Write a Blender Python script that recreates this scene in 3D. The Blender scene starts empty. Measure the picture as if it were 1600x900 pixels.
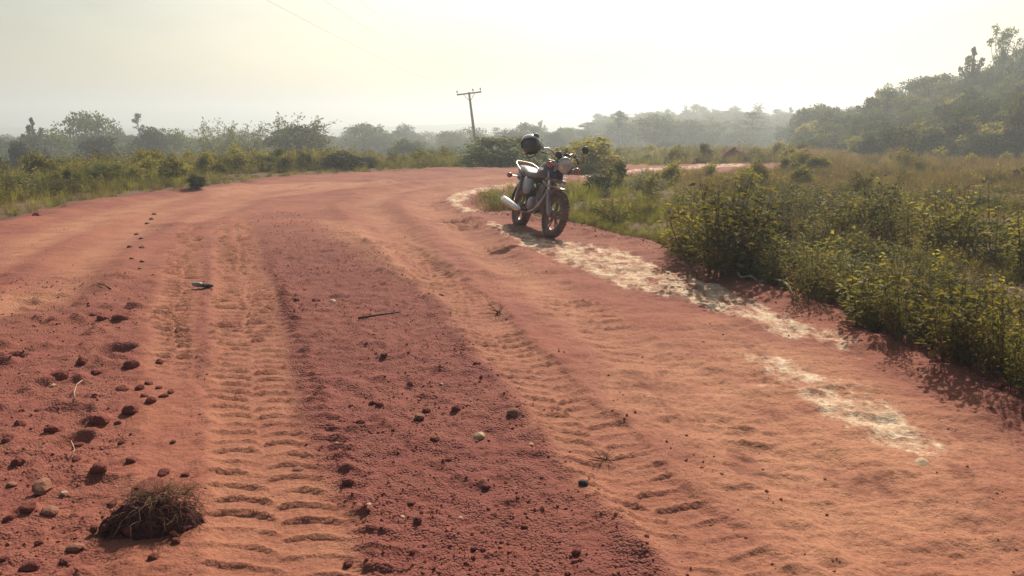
import bpy, math, random
import numpy as np
from mathutils import Vector, Matrix, Euler

random.seed(7)
RNG = np.random.default_rng(11)
S = bpy.context.scene
COL = S.collection
R = math.radians

# ------------------------------------------------------------------ camera
CAM_H, FPX, PITCH = 1.5, 1256.0, R(11.5)
cam_d = bpy.data.cameras.new('camera')
cam_d.sensor_width = 36.0
cam_d.lens = 36.0 * FPX / 1600.0
cam_d.clip_start = 0.05
cam_d.clip_end = 6000
cam = bpy.data.objects.new('camera', cam_d)
cam.location = (0, 0, CAM_H)
cam.rotation_euler = (R(90) - PITCH, 0, 0)
COL.objects.link(cam)
S.camera = cam

# ------------------------------------------------------------------ sky and sun
SUN_EL, SUN_AZ = R(41), R(15)          # azimuth clockwise from the view direction (+Y)
W = bpy.data.worlds.new('World')
S.world = W
W.use_nodes = True
wn, wl = W.node_tree.nodes, W.node_tree.links
wn.clear()
sky = wn.new('ShaderNodeTexSky')
sky.sky_type = 'NISHITA'
sky.sun_disc = False
sky.sun_elevation = SUN_EL
sky.sun_rotation = SUN_AZ
sky.air_density = 1.0
sky.dust_density = 4.0
sky.ozone_density = 1.0
hsv = wn.new('ShaderNodeHueSaturation')
hsv.inputs['Saturation'].default_value = 1.2
tint = wn.new('ShaderNodeMix'); tint.data_type = 'RGBA'; tint.blend_type = 'MULTIPLY'
tint.inputs[0].default_value = 1.0
tint.inputs[7].default_value = (1.0, 0.97, 0.84, 1)
wtc = wn.new('ShaderNodeTexCoord'); wmp = wn.new('ShaderNodeMapping'); wmp.inputs['Scale'].default_value = (1, 1, 4)
wnz = wn.new('ShaderNodeTexNoise'); wnz.inputs['Scale'].default_value = 2.6; wnz.inputs['Detail'].default_value = 5
wmr = wn.new('ShaderNodeMapRange'); wmr.inputs[1].default_value = .35; wmr.inputs[2].default_value = .65; wmr.inputs[3].default_value = .82; wmr.inputs[4].default_value = 1.12
wl.new(wtc.outputs['Generated'], wmp.inputs[0]); wl.new(wmp.outputs[0], wnz.inputs['Vector']); wl.new(wnz.outputs[0], wmr.inputs[0])
veil = wn.new('ShaderNodeMix'); veil.data_type = 'RGBA'; veil.blend_type = 'MULTIPLY'; veil.inputs[0].default_value = 1.0
wl.new(wmr.outputs[0], veil.inputs[7])
bg = wn.new('ShaderNodeBackground')
bg.inputs['Strength'].default_value = 0.080
wo = wn.new('ShaderNodeOutputWorld')
wl.new(sky.outputs[0], hsv.inputs['Color'])
wl.new(hsv.outputs[0], tint.inputs[6])
wl.new(tint.outputs[2], veil.inputs[6])
wl.new(veil.outputs[2], bg.inputs['Color'])
wl.new(bg.outputs[0], wo.inputs['Surface'])

sun_d = bpy.data.lights.new('sun', 'SUN')
sun_d.energy = 4.3
sun_d.angle = R(0.8)
sun_d.color = (1.0, 0.90, 0.78)
sun = bpy.data.objects.new('sun', sun_d)
sd = Vector((math.sin(SUN_AZ) * math.cos(SUN_EL), math.cos(SUN_AZ) * math.cos(SUN_EL), math.sin(SUN_EL)))
sun.rotation_euler = (-sd).to_track_quat('-Z', 'Y').to_euler()
sun.location = sd * 60
COL.objects.link(sun)

S.view_settings.view_transform = 'Standard'
S.view_settings.look = 'None'
S.view_settings.exposure = 0.6
S.view_settings.gamma = 1.0
S.render.engine = 'CYCLES'
S.cycles.max_bounces = 6
S.cycles.diffuse_bounces = 2
S.cycles.transmission_bounces = 3
S.cycles.transparent_max_bounces = 6
S.cycles.volume_bounces = 0
S.cycles.use_denoising = True

HAZE_DENSITY = 0.0027

# ------------------------------------------------------------------ helpers: picture <-> place
CT, ST = math.cos(PITCH), math.sin(PITCH)


def ray(px, py):
    X, Z = (px - 800) / FPX, (450 - py) / FPX
    return X, CT + ST * Z, -ST + CT * Z


def gp(px, py, z=0.0):
    """where the sight line through a point of the photograph meets the level z"""
    X, Y, Z = ray(px, py)
    t = (z - CAM_H) / Z
    return X * t, Y * t


def at_d(px, py, d):
    X, Y, Z = ray(px, py)
    t = d / Y
    return X * t, d, CAM_H + Z * t


# ------------------------------------------------------------------ numpy noise
def _hash(ix, iy, seed):
    h = (ix.astype(np.int64) * 374761393 + iy.astype(np.int64) * 668265263 + seed * 1274126177) & 0xffffffff
    h = ((h ^ (h >> 13)) * 1274126177) & 0xffffffff
    return ((h ^ (h >> 16)) & 0xffff) / 65535.0


def vnoise(x, y, seed=0):
    ix, iy = np.floor(x), np.floor(y)
    fx, fy = x - ix, y - iy
    fx = fx * fx * fx * (fx * (fx * 6 - 15) + 10)
    fy = fy * fy * fy * (fy * (fy * 6 - 15) + 10)
    a, b = _hash(ix, iy, seed), _hash(ix + 1, iy, seed)
    c, d = _hash(ix, iy + 1, seed), _hash(ix + 1, iy + 1, seed)
    return (a + (b - a) * fx) * (1 - fy) + (c + (d - c) * fx) * fy


def fbm(x, y, f, octs=4, seed=0, gain=0.5):
    s, a, t = 0, 1.0, 0
    for o in range(octs):
        s = s + a * vnoise(x * f + 17.3 * o, y * f - 9.1 * o, seed + o)
        t += a
        a *= gain
        f *= 2.03
    return s / t - 0.5


def sstep(a, b, x):
    t = np.clip((x - a) / (b - a), 0, 1)
    return t * t * (3 - 2 * t)


def seg_dist(x, y, pts, closed=False):
    """distance to a polyline"""
    best = np.full(x.shape, 1e9)
    P = list(pts) + ([pts[0]] if closed else [])
    for (ax, ay), (bx, by) in zip(P[:-1], P[1:]):
        dx, dy = bx - ax, by - ay
        L = dx * dx + dy * dy + 1e-12
        t = np.clip(((x - ax) * dx + (y - ay) * dy) / L, 0, 1)
        d = np.hypot(x - ax - t * dx, y - ay - t * dy)
        best = np.minimum(best, d)
    return best


def inside(x, y, pts):
    c = np.zeros(x.shape, bool)
    n = len(pts)
    for i in range(n):
        ax, ay = pts[i]
        bx, by = pts[(i + 1) % n]
        if ay == by:
            continue
        c ^= ((ay > y) != (by > y)) & (x < (bx - ax) * (y - ay) / (by - ay) + ax)
    return c


def sdf(x, y, pts):
    """positive inside"""
    d = seg_dist(x, y, pts, True)
    return np.where(inside(x, y, pts), d, -d)


# ------------------------------------------------------------------ the lie of the land
RIGHT_EDGE = [gp(*p) for p in [(1600, 640), (1500, 590), (1400, 545), (1300, 490), (1200, 452), (1100, 412),
                               (1000, 380), (900, 357), (830, 343), (760, 331), (733, 318), (745, 307), (790, 299),
                               (850, 291), (905, 284), (960, 277), (1010, 272), (1110, 271), (1235, 263)]]
LEFT_EDGE = [gp(*p) for p in [(0, 352), (70, 336), (160, 317), (300, 298), (420, 283), (500, 274), (600, 269),
                              (700, 266), (800, 264), (900, 262), (960, 262), (1050, 257), (1235, 257)]]
ROAD = [(5.0, 1.0)] + RIGHT_EDGE + LEFT_EDGE[::-1] + [(-11.0, 9.5), (-11.0, 1.0)]
NX0, NX1, NY0, NY1 = -10.0, 14.0, 1.3, 36.0       # the finely built part of the ground


def land(x, y):
    """large shapes of the terrain"""
    x = np.asarray(x, float); y = np.asarray(y, float)
    r = np.hypot(x, y)
    z = -4.5 * sstep(36, 170, r)
    lx = -9.5 - x - 0.1 * np.maximum(y - 14, 0)
    z = z - 1.7 * sstep(0, 16, lx) * (1 - sstep(90, 170, r))
    z = z - 0.5 * sstep(5, 30, x - 4) * sstep(8, 30, y)
    z = z - 1.1 * sstep(28, 45, y) * sstep(16, -2, x)
    # wooded slope on the right
    z = z + 9.0 * sstep(21, 63, x) * sstep(33, 75, y) * (1 - sstep(88, 125, r))
    # farther hill
    z = z + 4.0 * np.exp(-((x - 56) / 48) ** 2 - ((y - 235) / 70) ** 2)
    z = z + 0.5 * fbm(x, y, 0.05, 3, 5) * sstep(34, 70, r)
    return z


def road_sd(x, y):
    return sdf(x, y, ROAD)


def zone(rows_l):
    """edge of a lane as x(y): picture points -> place"""
    w = sorted(((gp(px, py)[1], gp(px, py)[0]) for px, py in rows_l))
    ys = np.array([a for a, _ in w]); xs = np.array([b for _, b in w])
    # carry the edge on at both ends
    ys = np.concatenate([[ys[0] - 1.5], ys, [ys[-1] + 4]])
    s0 = (xs[1] - xs[0]) / (ys[2] - ys[1]); s1 = (xs[-1] - xs[-2]) / (ys[-2] - ys[-3])
    xs = np.concatenate([[xs[0] - 1.5 * s0], xs, [xs[-1] + 4 * s1]])
    return lambda y: np.interp(y, ys, xs)


T1L = zone([(290, 335), (264, 400), (240, 480), (230, 560), (222, 640)])
T1R = zone([(320, 335), (312, 400), (303, 480), (298, 560), (296, 640)])
T2L = zone([(338, 330), (332, 400), (333, 480), (331, 560), (330, 620), (328, 700), (326, 800), (322, 900)])
T2R = zone([(388, 330), (408, 400), (430, 480), (452, 560), (470, 620), (500, 700), (528, 800), (560, 900)])
GR = zone([(500, 345), (560, 370), (605, 400), (650, 440), (690, 480), (718, 520), (750, 560), (786, 600), (832, 660),
           (890, 730), (958, 800), (1055, 900)])
T3R = zone([(560, 345), (625, 370), (680, 400), (735, 440), (780, 480), (820, 520), (862, 560), (905, 600), (968, 660),
            (1050, 730), (1125, 800), (1240, 900)])
T4L = zone([(676, 330), (715, 360), (752, 400), (800, 440), (850, 480), (905, 520), (1010, 600), (1130, 700), (1300, 850)])
T4R = zone([(722, 330), (765, 360), (820, 400), (880, 440), (945, 480), (1005, 520), (1135, 600), (1290, 700), (1560, 850)])

PALE = [[gp(*p) for p in q] for q in (
    [(745, 340), (860, 366), (1000, 394), (1130, 444), (1250, 492), (1385, 545), (1350, 572), (1200, 530), (1080, 486), (950, 450), (850, 408), (760, 364)],
    [(1135, 545), (1230, 555), (1350, 600), (1450, 645), (1560, 710), (1450, 745), (1350, 700), (1250, 650), (1150, 600)],
    [(683, 315), (700, 300), (760, 290), (840, 283), (900, 276), (890, 283), (800, 294), (745, 305), (733, 322), (800, 340), (712, 334)],
    [(900, 276), (980, 264), (1100, 256), (1180, 258), (1100, 264), (1000, 269), (920, 282)])]
AMBER = [[gp(*p) for p in q] for q in (
    [(505, 345), (560, 350), (640, 400), (680, 445), (640, 440), (580, 400), (520, 368)],
    [(-60, 480), (0, 462), (70, 448), (140, 405), (150, 415), (90, 465), (0, 500), (-60, 510)],
    [(320, 296), (420, 288), (560, 283), (640, 283), (560, 290), (420, 298), (330, 312)],
    [(1100, 500), (1300, 560), (1600, 700), (1600, 800), (1300, 700), (1080, 560)],
    [(1000, 520), (1600, 740), (1600, 910), (1240, 910), (1060, 740), (920, 600)],
    [(0, 390), (90, 350), (220, 318), (300, 305), (220, 335), (100, 372), (0, 425)],
    [(690, 345), (760, 380), (900, 470), (1060, 600), (1000, 600), (850, 480), (740, 400)])]
BENDS = [[gp(*p) for p in q] for q in (
    [(690, 430), (610, 355), (575, 322), (605, 301), (700, 286), (830, 274)],
    [(780, 420), (700, 348), (655, 316), (690, 299), (760, 287), (850, 280)],
    [(300, 345), (385, 310), (520, 293), (680, 281), (800, 274)],
    [(60, 480), (140, 400), (260, 330), (420, 298), (560, 284)])]
HOLLOWS = [(181, 546, .11, .06, .07), (8, 562, .10, .05, .06), (112, 690, .08, .05, .05), (700, 345, .5, .1, .03)]


def lanes(x, y):
    """where on the road: returns dict of soft masks and lane coordinates"""
    w = 0.16 * fbm(x, y, 1.9, 4, 31)                  # ragged edges
    e = 0.05 + 0.006 * y
    m = {}
    xx = x + w

    def lane(lf, rf):
        a, b = lf(y), rf(y)
        return sstep(-e, e, xx - a) * sstep(-e, e, b - xx), (xx - a) / np.maximum(b - a, .05)
    m['t1'] = lane(T1L, T1R); m['t2'] = lane(T2L, T2R); m['g'] = lane(T2R, GR)
    m['t3'] = lane(GR, T3R); m['t4'] = lane(T4L, T4R)
    return m


def detail(x, y, sd):
    """ruts, tread prints, crumbs and clods of the dirt road; also the masks that colour it"""
    on = sstep(-0.05, 0.1, sd)
    m = lanes(x, y)
    t1, u1 = m['t1']; t2, u2 = m['t2']; g, ug = m['g']; t3, u3 = m['t3']; t4, u4 = m['t4']
    t1 = t1 * sstep(4.2, 5.2, y) * (1 - sstep(11.5, 13.5, y))
    t2 = t2 * (1 - sstep(12.0, 14.0, y))
    t3 = t3 * (1 - sstep(10.0, 13.0, y)) * sstep(.0, .1, 1 - u3)
    g = g * (1 - sstep(9.0, 14.0, y))
    t4 = t4 * (1 - sstep(14, 18, y))
    left = sstep(0, .15, T1L(y) - x) * (1 - sstep(6.5, 9.5, y))          # cloddy strip on the left
    left2 = sstep(0, .1, T2L(y) - x) * sstep(0, .1, x - T1R(y)) * (1 - sstep(9, 11, y))
    loose = np.clip(g + .8 * left + .8 * left2 + .25 * (1 - t1 - t2 - t3 - t4), 0, 1) * (1 - t1) * (1 - t2) * (1 - .8 * t3)
    z = 0.05 * fbm(x, y, .5, 3, 1)
    z += 0.022 * fbm(x, y, 2.5, 3, 2)
    z += 0.012 * fbm(x, y, 9, 2, 3) * (0.5 + loose)
    z += 0.010 * fbm(x, y, 26, 2, 33) * (1 - .6 * t2)
    n = fbm(x, y, 17, 3, 4)
    z += loose * (0.024 * np.maximum(n, -.1) + 0.014 * np.maximum(fbm(x, y, 42, 2, 6) - .02, 0) * 2)
    lump = np.maximum(fbm(x, y, 6.5, 2, 8) - .12, 0)
    z += (.5 * g + left + left2) * .16 * lump * (1 - t2) * (1 - t1)
    # tread prints
    fade = .45 + .8 * np.clip(fbm(x, y, 1.3, 2, 21) + .5, 0, 1)

    wob = .022 * fbm(x, y, 4, 2, 22) + .008 * fbm(x, y, 18, 2, 24)
    brk = np.clip(.85 + 1.6 * fbm(x, y * 1.4, 7, 2, 25), .35, 1.15)

    def tread(u, pitch, bend, ph=0.0, chev=False, split=.55):
        """narrow raised bars left between the lugs: steep toward the camera, sloping off behind, flat in between"""
        uu = np.where(u < split, u / split, (u - split) / (1 - split))
        off = bend * (1 - (2 * uu - 1) ** 2) if not chev else bend * np.abs(2 * u - 1)
        k = (y + ph + np.where(u < split, 0, pitch * .3) - off + wob) / pitch
        k = k - np.floor(k)
        saw = np.where(k < .07, k / .07, np.clip((.45 - k) / .38, 0, 1) ** 1.7)
        return (1 + .13 * np.clip(y - 4, 0, 6)) * brk * saw * np.clip(.25 + .9 * sstep(.0, .1, uu) * sstep(1, .88, uu), 0, 1)
    z += t1 * (-.022 + .034 * tread(u1, .140, .030) * fade)
    z += t2 * (-.026 + .029 * tread(u2, .128, .040, .03) * fade)
    z += t3 * (-.016 + .021 * tread(u3, .125, .07, 0, True, .5) * fade * sstep(-.25, .0, fbm(x, y, 1.1, 2, 41)))
    z += t4 * (-.02 + .028 * tread(u4, .19, .09, 0, True) * np.clip(fbm(x, y, .8, 2, 42) * 4 + .5, 0, 1))
    # lugs pressed in along the right margin of the big print
    m2 = np.exp(-((x - T2R(y) - .10) / .07) ** 2) * (1 - sstep(8, 10, y))
    kk = (y + .2 * (x - T2R(y))) / .128
    kk = kk - np.floor(kk)
    z += m2 * .030 * np.where(kk < .12, kk / .12, np.clip((.6 - kk) / .48, 0, 1)) * fade
    # shoulders pushed up beside the prints
    for f, wd, hh in ((GR, .07, .035), (T2L, .05, .022), (T3R, .09, .022), (T1L, .06, .02)):
        z += hh * np.exp(-((x - f(y)) / wd) ** 2) * (1 - sstep(9, 12, y)) * (.6 + 2 * fbm(x, y, 5, 2, 23))
    # flaky clay at the right
    pale = np.zeros_like(x)
    for q in PALE:
        pale = np.maximum(pale, sstep(-.10, .30, sdf(x, y, q)))
    amber = np.zeros_like(x)
    for q in AMBER:
        amber = np.maximum(amber, sstep(-.3, .3, sdf(x, y, q)))
    fl = fbm(x * .6, y * 1.2, 7, 3, 51)
    z += np.maximum(pale, .5 * amber * (x > .4)) * (.03 * np.clip(np.round(fl * 9) / 9 * 2, -.5, .5) + .02 * fbm(x, y, 14, 3, 52))
    for q in BENDS:
        db = seg_dist(x, y, q)
        wb = .16 + .012 * y
        on_b = np.exp(-(db / wb) ** 2)
        z += -.035 * on_b + .03 * np.exp(-((db - 1.7 * wb) / (.5 * wb)) ** 2)
        amber = np.maximum(amber, .7 * on_b)
    z += .045 * np.clip(fbm(x * .5, y, 3.2, 3, 53), -.2, .3) * sstep(-.2, .4, x - T3R(y)) * on
    for (px, py, rx, ry, dp) in HOLLOWS:
        cx, cy = gp(px, py)
        q = ((x - cx) / rx) ** 2 + ((y - cy) / (ry * 2.2)) ** 2
        z -= dp * np.clip(1.4 - q, 0, 1)
        z += .2 * dp * np.exp(-((np.sqrt(q) - 1.35) / .25) ** 2)
    z = z * on
    # bank of pushed-up soil along the right-hand edge
    inner = seg_dist(x, y, RIGHT_EDGE[:11])
    off = sstep(.15, -.15, sd)
    z += .07 * np.exp(-((inner - .08) / .17) ** 2) * (sd < .35) * (.55 + 1.6 * (fbm(x, y, 3, 4, 61) + .15)) * (1 - sstep(13, 14.5, y))
    z += off * .10 * fbm(x, y, 1.1, 4, 62)
    lft = seg_dist(x, y, LEFT_EDGE)
    z += .10 * np.exp(-((lft - .1) / .35) ** 2) * (.5 + 1.6 * fbm(x, y, 1.5, 3, 63))
    dark = np.clip(.60 * g + .36 * left + .35 * left2 + .4 * sstep(.3, -.1, sd), 0, 1)
    sm = np.clip(t1 + t2 + t3 + .8 * t4, 0, 1)
    return z, pale, dark, np.clip(np.maximum(amber * .9, sm * .45), 0, 1)


def height_at(x, y):
    x1 = np.array([x], float); y1 = np.array([y], float)
    z = land(x1, y1)
    if NX0 < x < NX1 and NY0 < y < NY1:
        z = z + detail(x1, y1, road_sd(x1, y1))[0]
    return float(z[0])


# ------------------------------------------------------------------ materials
def new_mat(name):
    m = bpy.data.materials.new(name)
    m.use_nodes = True
    nt = m.node_tree
    nt.nodes.clear()
    out = nt.nodes.new('ShaderNodeOutputMaterial')
    return m, nt, out


def N(nt, t, **kw):
    n = nt.nodes.new(t)
    for k, v in kw.items():
        if k.startswith('i_'):
            n.inputs[k[2:].replace('_', ' ')].default_value = v
        else:
            setattr(n, k, v)
    return n


def mixc(nt, fac, a, b, blend='MIX'):
    n = nt.nodes.new('ShaderNodeMix')
    n.data_type = 'RGBA'
    n.blend_type = blend
    for s, v in ((0, fac), (6, a), (7, b)):
        if hasattr(v, 'links'):
            nt.links.new(v, n.inputs[s])
        else:
            n.inputs[s].default_value = v if s == 0 else (*v, 1)
    return n.outputs[2]


def ramp(nt, v, a, b, lo=0.0, hi=1.0):
    n = nt.nodes.new('ShaderNodeMapRange')
    n.interpolation_type = 'SMOOTHSTEP'
    nt.links.new(v, n.inputs[0])
    n.inputs[1].default_value = a; n.inputs[2].default_value = b
    n.inputs[3].default_value = lo; n.inputs[4].default_value = hi
    return n.outputs[0]


def math_(nt, op, a, b):
    n = nt.nodes.new('ShaderNodeMath'); n.operation = op
    for i, v in enumerate((a, b)):
        if hasattr(v, 'links'):
            nt.links.new(v, n.inputs[i])
        else:
            n.inputs[i].default_value = v
    return n.outputs[0]


def noise(nt, vec, scale, detail_=5.0, rough=.55):
    n = N(nt, 'ShaderNodeTexNoise')
    n.inputs['Scale'].default_value = scale
    n.inputs['Detail'].default_value = detail_
    n.inputs['Roughness'].default_value = rough
    nt.links.new(vec, n.inputs['Vector'])
    return n.outputs['Fac']


def simple(name, col, rough=.6, metal=0.0, var=.25, scale=12., dust=None, spec=.4, coat=0.0, bump=0.0):
    m, nt, out = new_mat(name)
    p = N(nt, 'ShaderNodeBsdfPrincipled')
    tc = N(nt, 'ShaderNodeTexCoord')
    f = noise(nt, tc.outputs['Object'], scale)
    dk = tuple(c * (1 - var) for c in col); lt = tuple(min(1, c * (1 + var)) for c in col)
    c = mixc(nt, ramp(nt, f, .3, .7), dk, lt)
    if dust:
        f2 = noise(nt, tc.outputs['Object'], 6., 6)
        c = mixc(nt, ramp(nt, f2, .34, .62, 0.08, dust), c, (.22, .10, .07))
    nt.links.new(c, p.inputs['Base Color'])
    p.inputs['Roughness'].default_value = rough
    p.inputs['Metallic'].default_value = metal
    p.inputs['Specular IOR Level'].default_value = spec
    p.inputs['Coat Weight'].default_value = coat
    if bump:
        b = N(nt, 'ShaderNodeBump', i_Strength=bump, i_Distance=.01)
        nt.links.new(f, b.inputs['Height']); nt.links.new(b.outputs[0], p.inputs['Normal'])
    nt.links.new(p.outputs[0], out.inputs['Surface'])
    return m


def leaf_mat(name, c1, c2, trans=.45, c3=None):
    m, nt, out = new_mat(name)
    geo = N(nt, 'ShaderNodeNewGeometry'); oi = N(nt, 'ShaderNodeObjectInfo')
    c = mixc(nt, geo.outputs['Random Per Island'], c1, c2)
    if c3:
        tc = N(nt, 'ShaderNodeTexCoord')
        c = mixc(nt, ramp(nt, noise(nt, tc.outputs['Object'], 1.3, 3), .48, .68, 0, .8), c, c3)
    hs = N(nt, 'ShaderNodeHueSaturation')
    nt.links.new(ramp(nt, oi.outputs['Random'], 0, 1, .55, 1.5), hs.inputs['Value'])
    nt.links.new(c, hs.inputs['Color'])
    d = N(nt, 'ShaderNodeBsdfPrincipled', i_Roughness=.7)
    d.inputs['Specular IOR Level'].default_value = .12
    t = N(nt, 'ShaderNodeBsdfTranslucent')
    mx = N(nt, 'ShaderNodeMixShader'); mx.inputs[0].default_value = trans
    nt.links.new(hs.outputs[0], d.inputs['Base Color'])
    tcol = mixc(nt, 1.0, hs.outputs[0], (1.25, 1.15, .55), 'MULTIPLY')
    nt.links.new(tcol, t.inputs['Color'])
    nt.links.new(d.outputs[0], mx.inputs[1]); nt.links.new(t.outputs[0], mx.inputs[2])
    nt.links.new(mx.outputs[0], out.inputs['Surface'])
    return m


def dirt_mat():
    m, nt, out = new_mat('red_dirt')
    p = N(nt, 'ShaderNodeBsdfPrincipled', i_Roughness=.92)
    p.inputs['Specular IOR Level'].default_value = .15
    geo = N(nt, 'ShaderNodeNewGeometry')
    at = N(nt, 'ShaderNodeAttribute', attribute_name='mask')
    sp = N(nt, 'ShaderNodeSeparateColor')
    nt.links.new(at.outputs['Color'], sp.inputs[0])
    pos = geo.outputs['Position']
    n1, n2, n3, n4 = noise(nt, pos, .9, 6), noise(nt, pos, 5.5, 8, .65), noise(nt, pos, 45, 5), noise(nt, pos, 2.1, 7, .7)
    c = mixc(nt, ramp(nt, n1, .3, .7), (.182, .051, .038), (.275, .094, .056))
    c = mixc(nt, ramp(nt, n2, .35, .75, 0, .55), c, (.31, .132, .080))
    dk = math_(nt, 'MULTIPLY', sp.outputs[1], ramp(nt, n2, .25, .6, .6, 1))
    c = mixc(nt, dk, c, (.150, .044, .041))
    am = math_(nt, 'MULTIPLY', sp.outputs[2], ramp(nt, n4, .3, .62, .35, 1))
    c = mixc(nt, am, c, (.405, .195, .108))
    mp2 = N(nt, 'ShaderNodeMapping'); mp2.inputs['Rotation'].default_value = (0, 0, R(-14)); mp2.inputs['Scale'].default_value = (1.0, .45, 1)
    nt.links.new(pos, mp2.inputs['Vector'])
    n5 = noise(nt, mp2.outputs[0], 4.2, 9, .72)
    pf = math_(nt, 'ADD', sp.outputs[0], math_(nt, 'MULTIPLY', math_(nt, 'SUBTRACT', n5, .5), 3.4))
    pf = math_(nt, 'MULTIPLY', ramp(nt, pf, .54, 1.1), ramp(nt, sp.outputs[0], .02, .3))
    c = mixc(nt, pf, c, mixc(nt, ramp(nt, n2, .4, .6), (.44, .26, .16), (.70, .56, .38)))
    c = mixc(nt, ramp(nt, n3, .38, .7, 0, .4), c, (.14, .046, .033))
    bl = math_(nt, 'MULTIPLY', ramp(nt, noise(nt, mp2.outputs[0], 2.6, 6, .65), .54, .64, 0, .85), ramp(nt, math_(nt, 'ADD', sp.outputs[0], math_(nt, 'MULTIPLY', sp.outputs[2], .4)), .1, .5))
    c = mixc(nt, bl, c, (.17, .056, .036))
    n6 = noise(nt, pos, 170, 3, .7)
    c = mixc(nt, ramp(nt, n6, .5, .68, 0, .5), c, (.12, .04, .032))
    c = mixc(nt, ramp(nt, n6, .46, .3, 0, .3), c, (.36, .17, .12))
    nt.links.new(c, p.inputs['Base Color'])
    vo = N(nt, 'ShaderNodeTexVoronoi', i_Scale=88.)
    nt.links.new(pos, vo.inputs['Vector'])
    hgt = math_(nt, 'ADD', math_(nt, 'MULTIPLY', n3, .6), math_(nt, 'MULTIPLY', n2, 1.2))
    hgt = math_(nt, 'SUBTRACT', hgt, math_(nt, 'MULTIPLY', vo.outputs['Distance'], math_(nt, 'MULTIPLY', ramp(nt, n2, .3, .65, .1, 1.0), math_(nt, 'ADD', sp.outputs[1], .15))))
    b = N(nt, 'ShaderNodeBump', i_Strength=.75, i_Distance=.022)
    nt.links.new(hgt, b.inputs['Height']); nt.links.new(b.outputs[0], p.inputs['Normal'])
    nt.links.new(p.outputs[0], out.inputs['Surface'])
    return m


def soil_mat():
    m, nt, out = new_mat('verge_soil')
    p = N(nt, 'ShaderNodeBsdfPrincipled', i_Roughness=.95)
    p.inputs['Specular IOR Level'].default_value = .1
    geo = N(nt, 'ShaderNodeNewGeometry')
    pos = geo.outputs['Position']
    n1, n2 = noise(nt, pos, .35, 6), noise(nt, pos, 4, 6)
    c = mixc(nt, ramp(nt, n1, .35, .65), (.085, .062, .036), (.14, .075, .045))
    c = mixc(nt, ramp(nt, n2, .4, .7, 0, .6), c, (.09, .078, .036))
    nt.links.new(c, p.inputs['Base Color'])
    b = N(nt, 'ShaderNodeBump', i_Strength=.8, i_Distance=.05)
    nt.links.new(n2, b.inputs['Height']); nt.links.new(b.outputs[0], p.inputs['Normal'])
    nt.links.new(p.outputs[0], out.inputs['Surface'])
    return m


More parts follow.
